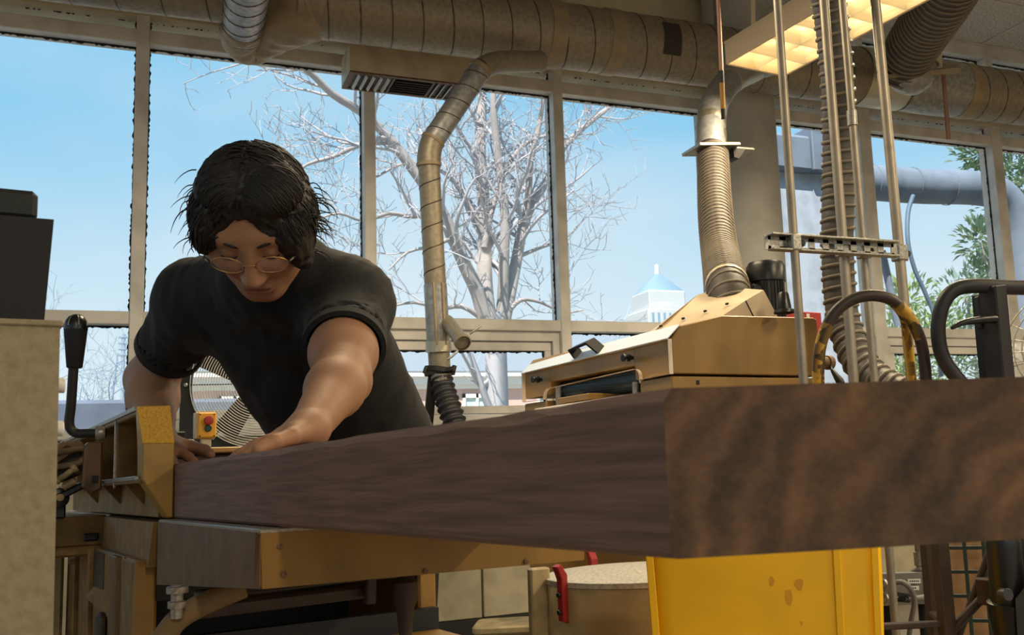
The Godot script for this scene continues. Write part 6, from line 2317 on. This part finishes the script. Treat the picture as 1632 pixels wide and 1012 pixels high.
func hair(t: Node3D, hx: Transform3D) -> void:
	var hb := hx.basis
	var H := func(x: float, y: float, z: float) -> Vector3: return hx * Vector3(x, y, z)
	var inv := hx.affine_inverse()
	var wav := noise(FastNoiseLite.TYPE_SIMPLEX_SMOOTH, 1.0, 2, 9)
	# a full cap with waves combed from the parting, open over the face
	var cap := []
	cap.append(["ell", H.call(0, 0.026, -0.010), hb, Vector3(0.084, 0.088, 0.094), 0, 0.02])
	cap.append(["ell", H.call(-0.058, 0.020, 0.014), hb, Vector3(0.032, 0.052, 0.060), 0, 0.02])
	cap.append(["ell", H.call(0.062, 0.008, 0.016), hb, Vector3(0.034, 0.060, 0.064), 0, 0.02])
	cap.append(["ell", H.call(-0.026, 0.082, 0.018), hb, Vector3(0.040, 0.030, 0.044), 0, 0.02])
	cap.append(["ell", H.call(0.034, 0.080, 0.022), hb, Vector3(0.046, 0.032, 0.048), 0, 0.02])
	cap.append(["ell-", H.call(-0.004, -0.030, 0.118), hb, Vector3(0.052, 0.098, 0.080), 0, 0.012])
	cap.append(["cap-", H.call(-0.006, 0.078, 0.082), H.call(0.0, 0.018, 0.100), 0.012, 0.044, 0.012])
	cap.append(["ell-", H.call(0, -0.12, 0.03), hb, Vector3(0.15, 0.085, 0.12), 0, 0.015])
	cap.append(["ell", H.call(0.062, 0.000, 0.058), hb * Basis(Vector3.BACK, 0.25), Vector3(0.022, 0.056, 0.026), 0, 0.012])
	cap.append(["ell", H.call(-0.064, 0.022, 0.052), hb * Basis(Vector3.BACK, -0.3), Vector3(0.020, 0.044, 0.024), 0, 0.012])
	var o := blank()
	var comb := func(v: Vector3) -> float:
		var q: Vector3 = inv * v
		var a := atan2(absf(q.x) + 0.004, 0.125 - q.y)
		var l := Vector2(absf(q.x), 0.125 - q.y).length()
		var w := wav.get_noise_3d(a * 9.0 + 0.8 * sin(l * 70.0 + q.z * 40.0), q.z * 75.0 + 1.2 * sin(l * 55.0), l * 7.0 + (3.0 if q.x > 0 else 0.0))
		return -0.0055 * w
	net(cap, hx.origin - Vector3.ONE * 0.17, hx.origin + Vector3.ONE * 0.17, 0.0032, [], o, comb)
	var base := net_part(t, "hair", o, M.hair)
	# loose wavy locks that leave the parting and hang down past the temples
	var s := st()
	var r := RandomNumberGenerator.new()
	r.seed = 12
	var grav := hb.inverse() * Vector3.DOWN
	var mid := Vector3(0, 0.026, -0.010)
	var size := Vector3(0.087, 0.091, 0.097)
	var inv2 := hb.transposed()
	var ells := []   # the cap again, in the head's own axes
	for c in cap:
		if c[0] == "ell":
			var bb: Basis = inv2 * (c[2] as Basis)
			ells.append([inv * (c[1] as Vector3), bb.transposed(), bb, c[3]])
	var openings := [[Vector3(-0.004, -0.030, 0.118), Vector3(0.050, 0.096, 0.080)]]
	for n in 1500:
		var g := 1.0 if r.randf() < 0.55 else -1.0
		var front := n % 2 == 0
		var ph := r.randf_range(0.1, 0.75) if front else r.randf_range(-2.2, 0.6)
		var off := g * (0.01 + (0.12 if front else 0.85) * pow(r.randf(), 1.2))
		var p := mid + Vector3(off, cos(ph), sin(ph)).normalized() * size
		var d := Vector3(g, -0.1, 0.25 * sin(ph) + r.randf_range(-0.15, 0.15)).normalized()
		var pts := PackedVector3Array()
		var rad := PackedFloat32Array()
		var steps := 13
		var l := r.randf_range(0.0075, 0.012)
		var wave := r.randf() * TAU
		var thick := r.randf_range(0.0012, 0.0030)
		var lift := r.randf_range(0.0, 0.004)
		var ended := false
		for k in steps:
			var best := 1.0   # keep the strand just outside the cap
			var nrm := Vector3.UP
			for e in ells:
				var q: Vector3 = (e[1] as Basis) * (p - e[0])
				var u: Vector3 = q / e[3]
				var v: Vector3 = u / e[3]
				var k0 := u.length()
				var dd := k0 * (k0 - 1.0) / maxf(v.length(), 1e-6)
				if dd < best:
					best = dd
					nrm = (e[2] as Basis) * v.normalized()
			var target := 0.0005 + lift * (0.4 + 0.6 * sin(wave + k * 1.1)) + (0.004 * smoothstep(0.7, 1.0, k / 12.0) * r.randf())
			p += nrm * (target - best) * (1.0 if best < target else 0.6)
			var o1: Vector3 = (p - openings[0][0]) / openings[0][1]
			var ax := clampf((0.078 - p.y) / 0.06, 0.0, 1.0)
			if p.z > 0.03 and (o1.length() < 0.97 or (p.y > 0.0 and p.y < 0.085 and p.z > 0.06 and absf(p.x + 0.004) < lerpf(0.010, 0.042, ax))):
				ended = true
			if ended and k > 1:
				break
			pts.append(hx * p)
			var fall := Vector3(0.35 * g, -1.0, 0.1) * (0.08 + 0.10 * k)
			d = (d + fall + (grav * 0.10) + Vector3(0.0, 0.25, 0.35) * sin(wave + k * 0.95) * 0.5).normalized()
			d = (d - nrm * d.dot(nrm)).normalized()
			p += d * l
		if pts.size() < 4:
			continue
		for k in pts.size():
			rad.append(thick * (1.0 - pow(float(k) / (pts.size() - 1), 2.5) * 0.8))
		tube(s, pts, rad, 5, true, false, 0.6)
	# a few flyaway ends at the nape and temple
	for n in 50:
		var g := 1.0 if n % 3 > 0 else -1.0
		var p := Vector3(g * r.randf_range(0.078, 0.09), r.randf_range(-0.05, 0.05), r.randf_range(-0.07, 0.05))
		var d := Vector3(g, -0.4 + r.randf() * 0.5, r.randf_range(-0.6, 0.4)).normalized()
		var pts := PackedVector3Array()
		var c := Vector3(r.randf() - 0.5, r.randf() - 0.5, r.randf() - 0.5) * 0.9
		for k in 7:
			pts.append(hx * p)
			p += d * r.randf_range(0.005, 0.009)
			d = (d + c * 0.45 + grav * 0.30).normalized()
		tube(s, pts, PackedFloat32Array([0.0011, 0.0011, 0.001, 0.0009, 0.0007, 0.0005, 0.0003]), 4)
	part(base, "locks", s, M.hair, "", true)



func bough(s: SurfaceTool, twigs: SurfaceTool, pts: PackedVector3Array, r0: float, r1: float, level: int, r: RandomNumberGenerator, spread := 1.0) -> void:   # one branch and, along it, the finer ones
	var rad := PackedFloat32Array()
	for i in pts.size():
		rad.append(lerpf(r0, r1, float(i) / (pts.size() - 1)))
	tube(s if level == 0 else twigs, pts, rad, 8 if level == 0 else (5 if level == 1 else 3), level == 0)
	if level >= 3:
		return
	var total := 0.0
	for i in pts.size() - 1:
		total += pts[i].distance_to(pts[i + 1])
	var every: float = [0.27, 0.19, 0.15][level] * spread
	var n := int(total / every)
	for k in n:
		var t := (k + 0.3 + r.randf() * 0.7) / n * (pts.size() - 1)
		if t < (pts.size() - 1) * (0.22 if level == 0 else 0.08):
			continue
		var i := mini(int(t), pts.size() - 2)
		var p := pts[i].lerp(pts[i + 1], t - i)
		var d := (pts[i + 1] - pts[i]).normalized()
		var sd := d.cross(Vector3(r.randf() - 0.5, r.randf() - 0.5, r.randf() - 0.5)).normalized()
		var dir := (d * r.randf_range(0.3, 0.8) + sd * r.randf_range(0.7, 1.1) + Vector3(0, 0.25, 0)).normalized()
		var l: float = [1.9, 0.85, 0.36][level] * spread * r.randf_range(0.5, 1.15) * (1.0 - 0.35 * t / pts.size())
		var q := PackedVector3Array()
		var m: int = [7, 5, 4][level]
		for j in m:
			q.append(p)
			p += dir * l / (m - 1)
			dir = (dir + Vector3(r.randf() - 0.5, r.randf() - 0.35, r.randf() - 0.5) * 0.55).normalized()
		var rr: float = lerpf(r0, r1, t / pts.size()) * [0.42, 0.5, 0.6][level]
		rr = clampf(rr, 0.006, [0.05, 0.022, 0.010][level])
		bough(s, twigs, q, rr, maxf(rr * 0.35, 0.0045), level + 1, r, spread)


func outdoors() -> void:
	var s := st()
	span(s, Vector3(-150, -0.9, -330), Vector3(280, -0.4, -6.0), 0.0)
	part(self, "ground", s, M.ground).set_meta("kind", "structure")

	# the bare tree in the yard
	var t := thing("bare_tree", "large bare many-stemmed tree filling the two middle windows", "tree")
	s = st()
	var tw := st()
	var r := RandomNumberGenerator.new()
	r.seed = 21
	var limbs := [
		[[Vector3(5.1335, -1.2906, -16), Vector3(5.1391, 1.5109, -16), Vector3(5.1455, 2.1202, -16), Vector3(5.1491, 2.6331, -16), Vector3(5.1406, 3.0987, -16), Vector3(5.0674, 3.5664, -16)], 0.24, 0.20, 3],
		[[Vector3(5.0833, 3.358, -16), Vector3(5.0328, 3.8798, -16), Vector3(5.0566, 4.4285, -16.1), Vector3(5.1188, 5.2078, -16.2), Vector3(5.0725, 5.9702, -16.2), Vector3(5.0673, 6.6335, -16.2), Vector3(5.1497, 7.3498, -16.3), Vector3(5.145, 8.1877, -16.4), Vector3(5.1371, 9.2342, -16.4)], 0.15, 0.06, 0],
		[[Vector3(5.0297, 3.357, -16), Vector3(4.8741, 3.8784, -15.9), Vector3(4.6438, 4.298, -15.8), Vector3(4.4174, 4.7524, -15.7), Vector3(4.1736, 5.2089, -15.6), Vector3(3.7734, 5.717, -15.5), Vector3(3.323, 6.2279, -15.4), Vector3(2.8727, 6.518, -15.2), Vector3(2.4203, 6.6735, -15), Vector3(2.0305, 6.9206, -14.8), Vector3(1.5696, 7.0391, -14.6), Vector3(1.0574, 6.8375, -14.5)], 0.135, 0.03, 0],
		[[Vector3(5.2389, 3.1518, -16), Vector3(5.3222, 3.7829, -16), Vector3(5.3292, 4.3999, -15.9), Vector3(5.3393, 5.1242, -15.8), Vector3(5.2925, 5.766, -15.8), Vector3(5.1838, 6.539, -15.7), Vector3(5.1269, 7.2067, -15.6), Vector3(5.1985, 8.2081, -15.6)], 0.11, 0.045, 0],
		[[Vector3(5.2605, 3.1521, -16), Vector3(5.4796, 3.9107, -16.1), Vector3(5.6679, 4.5843, -16.2), Vector3(5.7987, 5.1396, -16.2), Vector3(6.0578, 5.6494, -16.3), Vector3(6.3425, 6.0382, -16.4), Vector3(6.7847, 6.7869, -16.6), Vector3(7.3887, 7.3554, -16.8), Vector3(8.087, 7.9338, -17), Vector3(8.7218, 8.5179, -17)], 0.12, 0.03, 0],
		[[Vector3(5.7837, 5.0285, -16.2), Vector3(5.872, 5.6726, -16.1), Vector3(5.9016, 6.2587, -16), Vector3(6.0592, 6.8353, -16), Vector3(6.136, 7.4331, -15.9), Vector3(6.2439, 8.4817, -15.9)], 0.07, 0.03, 0],
		[[Vector3(5.0321, 4.6727, -16), Vector3(5.1319, 5.16, -16), Vector3(5.3722, 5.8827, -16), Vector3(5.7264, 6.466, -16), Vector3(6.2175, 6.7267, -16), Vector3(6.6033, 6.696, -16)], 0.06, 0.02, 0],
		[[Vector3(5.0174, 4.9387, -16), Vector3(4.7083, 5.5075, -16), Vector3(4.4495, 5.8629, -16), Vector3(4.0839, 5.9927, -16), Vector3(3.648, 5.9577, -15.9), Vector3(3.2233, 5.6862, -15.8)], 0.05, 0.018, 0],
		[[Vector3(4.927, 3.5112, -16), Vector3(4.5848, 3.6632, -15.9), Vector3(4.1952, 3.5964, -15.8), Vector3(3.7455, 3.6522, -15.6), Vector3(3.2849, 3.5451, -15.5)], 0.05, 0.016, 0],
		[[Vector3(5.3923, 3.5737, -16), Vector3(5.6414, 3.813, -16), Vector3(6.0347, 3.7979, -16.1), Vector3(6.48, 3.6514, -16.2), Vector3(6.8567, 3.7042, -16.2)], 0.045, 0.012, 0],
		[[Vector3(4.1736, 5.2089, -15.6), Vector3(3.7183, 4.9764, -15.4), Vector3(3.2851, 4.9488, -15.2), Vector3(2.8682, 4.757, -15), Vector3(2.4706, 4.7964, -14.8), Vector3(2.132, 4.6332, -14.6)], 0.045, 0.014, 0],
		[[Vector3(3.323, 6.2279, -15.4), Vector3(2.8216, 5.9759, -15.2), Vector3(2.433, 5.7334, -15.1), Vector3(2.0579, 5.5555, -15), Vector3(1.7943, 5.3164, -15)], 0.05, 0.014, 0],
		[[Vector3(4.4174, 4.7524, -15.7), Vector3(4.0341, 4.5445, -15.5), Vector3(3.5883, 4.3796, -15.3), Vector3(3.2749, 4.0722, -15.2)], 0.04, 0.012, 0],
		[[Vector3(5.6679, 4.5843, -16.2), Vector3(6.1581, 4.8159, -16.4), Vector3(6.7166, 5.0592, -16.6), Vector3(7.1821, 5.4819, -16.8)], 0.04, 0.012, 0],
		[[Vector3(5.1142, 2.5303, -16), Vector3(4.8368, 2.36, -15.8), Vector3(4.6485, 2.5913, -15.6), Vector3(4.3958, 2.8522, -15.3)], 0.07, 0.03, 2],
		[[Vector3(5.2453, 1.5078, -16), Vector3(4.9345, 2.1075, -15.8), Vector3(4.779, 2.5014, -15.7), Vector3(4.6147, 2.8905, -15.6)], 0.09, 0.04, 2],
	]
	for l in limbs:
		bough(s, tw, spline(l[0], 3), l[1], l[2], l[3], r)
	part(t, "trunk", s, M.bark)
	part(t, "twigs", tw, M.twig, "", true)

	# brick house across the street
	t = thing("brick_building", "long pale brick house with white cornice seen under the bare tree", "building", Vector3(4.0, 0, -24.0))
	s = st()
	span(s, Vector3(-4.0, -0.4, -6), Vector3(14, 3.02, 0), 0.0)
	part(t, "wall", s, M.brick_far)
	for k in [[3.02, 3.12, 0.08], [3.12, 3.3, 0.2], [3.3, 3.42, 0.3]]:
		s = st()
		span(s, Vector3(-4.2, k[0], -6), Vector3(14.2, k[1], k[2]), 0.0)
		part(t, "cornice", s, M.trim_far)
	s = st()
	prism(s, PackedVector2Array([Vector2(0.32, 3.42), Vector2(-3.2, 5.2), Vector2(-6.3, 3.42)]), -14.3, 4.3, Transform3D(Basis(Vector3(0, 0, 1), Vector3.UP, Vector3(-1, 0, 0)), Vector3.ZERO))
	part(t, "roof", s, M.roof_far)
	for x in [-2.6, -0.4, 2.9, 4.8, 7.0, 9.3]:
		s = st()
		for e in [[0, 0.06, 0, 1.55], [0.64, 0.70, 0, 1.55], [0, 0.7, 0, 0.08], [0, 0.7, 1.45, 1.55], [0.32, 0.38, 0, 1.55], [0, 0.7, 0.72, 0.78]]:
			span(s, Vector3(x + e[0], 1.35 + e[2], 0), Vector3(x + e[1], 1.35 + e[3], 0.08), 0.0)
		var w := part(t, "window_frame", s, M.trim_far)
		s = st()
		span(s, Vector3(x + 0.04, 1.40, 0), Vector3(x + 0.66, 2.85, 0.03), 0.0)
		part(w, "pane", s, M.pane_far)

	# tower far away
	var k0 := 240.0 / 90.0
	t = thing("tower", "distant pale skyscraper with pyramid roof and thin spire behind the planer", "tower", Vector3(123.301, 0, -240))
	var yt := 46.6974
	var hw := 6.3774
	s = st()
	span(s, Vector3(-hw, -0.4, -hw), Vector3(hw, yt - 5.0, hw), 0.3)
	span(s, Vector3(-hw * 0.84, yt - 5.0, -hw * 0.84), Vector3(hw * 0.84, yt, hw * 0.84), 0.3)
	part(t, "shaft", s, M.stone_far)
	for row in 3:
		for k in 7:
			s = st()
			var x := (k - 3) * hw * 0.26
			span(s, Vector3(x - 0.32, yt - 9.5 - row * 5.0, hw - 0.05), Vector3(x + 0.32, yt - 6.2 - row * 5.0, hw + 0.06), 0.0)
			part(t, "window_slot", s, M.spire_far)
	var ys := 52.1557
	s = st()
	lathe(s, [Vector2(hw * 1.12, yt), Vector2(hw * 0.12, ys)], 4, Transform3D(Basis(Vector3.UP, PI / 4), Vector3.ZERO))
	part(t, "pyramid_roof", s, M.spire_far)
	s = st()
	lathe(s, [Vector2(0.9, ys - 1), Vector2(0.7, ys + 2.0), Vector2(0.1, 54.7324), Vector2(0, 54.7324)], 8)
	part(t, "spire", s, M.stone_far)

	# sports ground light, far left
	t = thing("floodlight_mast", "pale blue floodlight mast with four crossbars beyond the lower left window", "mast", Vector3(-1.2145, 0, -60))
	s = st()
	pipe(s, Vector3(0, -0.5, 0), Vector3(0.0, 9.1871, 0), 0.09, 8)
	part(t, "pole", s, M.grove)
	for k in 4:
		s = st()
		var y: float = 9.0524 - k * 0.32
		span(s, Vector3(-0.25, y - 0.06, -0.1), Vector3(0.28, y + 0.06, 0.1), 0.01)
		part(t, "lamp_bar", s, M.grove)

	# leafless grove and low wall on the left
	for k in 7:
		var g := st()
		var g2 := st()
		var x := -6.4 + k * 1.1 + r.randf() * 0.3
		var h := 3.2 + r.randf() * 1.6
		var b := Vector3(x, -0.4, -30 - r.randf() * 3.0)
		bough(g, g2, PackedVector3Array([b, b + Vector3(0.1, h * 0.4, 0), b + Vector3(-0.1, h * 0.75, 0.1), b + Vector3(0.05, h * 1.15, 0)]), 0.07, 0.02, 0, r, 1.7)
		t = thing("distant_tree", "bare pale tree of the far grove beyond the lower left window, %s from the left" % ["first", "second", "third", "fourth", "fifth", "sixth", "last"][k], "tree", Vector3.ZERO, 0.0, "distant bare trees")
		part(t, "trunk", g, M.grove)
		part(t, "twigs", g2, M.grove, "", true)
	s = st()
	span(s, Vector3(-7, -0.4, -9.3), Vector3(1.5, 1.6669, -9.0), 0.03)
	tag(part(self, "yard_wall", s, M.yard_wall), "low blue grey wall outside the lower left window", "wall")

	# dust collector outside the right-hand windows
	t = thing("outdoor_dust_collector", "pale dust collector with thick pipe standing outside the right windows", "machine")
	s = st()
	span(s, Vector3(5.1658, 0, -7.6) + Vector3(0, -0.4, -0.6), Vector3(5.8203, 3.6585, -7.6), 0.02)
	part(t, "filter_housing", s, M.yard_panel)
	s = st()
	span(s, Vector3(5.0199, 3.57, -8.0), Vector3(5.532, 3.9146, -7.5), 0.03)
	span(s, Vector3(5.518, 3.5808, -8.02), Vector3(5.8511, 4.0173, -7.48), 0.01)
	part(t, "inlet_box", s, M.yard_pipe)
	s = st()
	tube(s, spline([Vector3(5.6875, 3.5708, -7.7), Vector3(6.3349, 3.5846, -7.7), Vector3(6.9715, 3.5956, -7.7), Vector3(7.6711, 3.6291, -7.7), Vector3(8.0052, 3.5738, -7.7), Vector3(8.1726, 3.3302, -7.7), Vector3(8.2142, 2.8658, -7.7), Vector3(8.1391, 1.6921, -7.7)], 8), 0.175, 24)
	part(t, "yard_duct", s, M.yard_pipe)
	s = st()
	for x in [1388.0, 1452.0, 1510.0]:
		ring(s, Vector3(6.3349, 3.5846, -7.7).lerp(Vector3(7.2953, 3.6072, -7.7), (x - 1388.0) / 122.0), Vector3.RIGHT, 0.175, 0.02, 0.006)
	part(t, "duct_joint", s, M.yard_pipe)
	s = st()
	tube(s, spline([Vector3(6.6634, 3.4236, -7.5), Vector3(6.5391, 3.2292, -7.45), Vector3(6.4655, 2.9395, -7.4), Vector3(6.5183, 2.6713, -7.4), Vector3(6.6207, 2.4474, -7.4), Vector3(6.7055, 2.1988, -7.4), Vector3(6.7194, 1.6668, -7.4)], 8), 0.022, 8)
	part(t, "cable", s, M.yard_cable)
	s = st()
	pipe(s, Vector3(6.6442, 2.9862, -8), Vector3(6.7769, 2.2275, -8), 0.04, 8)
	part(t, "strut", s, M.yard_pipe)

	# broad-leaved evergreen and shrubs outside the right-hand windows
	leafy("evergreen_tree", "dark broad-leaved evergreen outside the rightmost windows", [[Vector3(11.4025, 5.3895, -11), 0.62], [Vector3(11.8298, 4.8431, -11), 0.75], [Vector3(12.0279, 3.9869, -11), 0.9], [Vector3(11.4248, 4.145, -11), 0.3], [Vector3(10.5446, 3.8675, -10.6), 0.33], [Vector3(11.4791, 3.6288, -11), 0.5], [Vector3(10.8332, 3.4252, -10.8), 0.3], [Vector3(12.6184, 5.4009, -11), 1.0], [Vector3(11.0862, 5.3124, -11), 0.22]], M.leaf, 0.16, 620, Vector3(11.7555, 2.9352, -11), 3)
	leafy("shrub", "pale green feathery shrub outside the window left of the steering handle", [[Vector3(8.2022, 2.772, -9.5), 0.34], [Vector3(8.0131, 2.317, -9.5), 0.4], [Vector3(8.4208, 2.1711, -9.5), 0.5], [Vector3(8.0586, 1.872, -9.5), 0.5], [Vector3(8.9715, 2.5265, -9.8), 0.4]], M.leaf_pale, 0.11, 700, Vector3(8.1196, 1.5768, -9.5), 4)
	leafy("shrub", "pale shrub with blue green leaves outside behind the looped handle", [[Vector3(9.6217, 2.9778, -10), 0.38], [Vector3(9.7631, 2.4052, -10), 0.5], [Vector3(9.1083, 1.9769, -9.8), 0.55], [Vector3(10.2396, 2.7447, -10), 0.5], [Vector3(10.1301, 1.9152, -10), 0.6]], M.leaf_blue, 0.12, 700, Vector3(9.6614, 1.5949, -10), 5)


func leafy(called: String, label: String, lumps: Array, m: Material, size: float, per: int, foot: Vector3, sd: int) -> void:   # clumps of folded leaves on thin boughs
	var t := thing(called, label, "tree" if called.ends_with("tree") else "shrub")
	var r := RandomNumberGenerator.new()
	r.seed = sd
	var s := st()
	var w := st()
	var base := Vector3(foot.x, -0.4, foot.z)
	for l in lumps:
		var c: Vector3 = l[0]
		var rad: float = l[1]
		tube(w, spline([base + (c - base) * Vector3(0.1, 0.0, 0.1), base.lerp(c, 0.5) + Vector3(0.05, 0.1, 0), c], 4), 0.02, 5)
		for k in int(per * minf(1.0, rad)):
			var d := Vector3(r.randfn(), r.randfn(), r.randfn()).normalized()
			var p: Vector3 = c + d * rad * pow(r.randf(), 0.45)
			var f := (d + Vector3(r.randf() - 0.5, r.randf() - 0.2, r.randf() - 0.5)).normalized()
			var q := f.cross(Vector3(r.randf() - 0.5, 1, r.randf() - 0.5)).normalized()
			var up := q.cross(f)
			var l0 := size * r.randf_range(0.6, 1.2)
			var e := p + f * l0
			var mid := p + f * l0 * 0.45 + up * l0 * 0.08
			tri(s, p, mid + q * l0 * 0.2 + up * l0 * 0.06, e)
			tri(s, p, e, mid - q * l0 * 0.2 + up * l0 * 0.06)
	part(t, "foliage", s, m, "", true)
	part(t, "stem", w, M.bark)
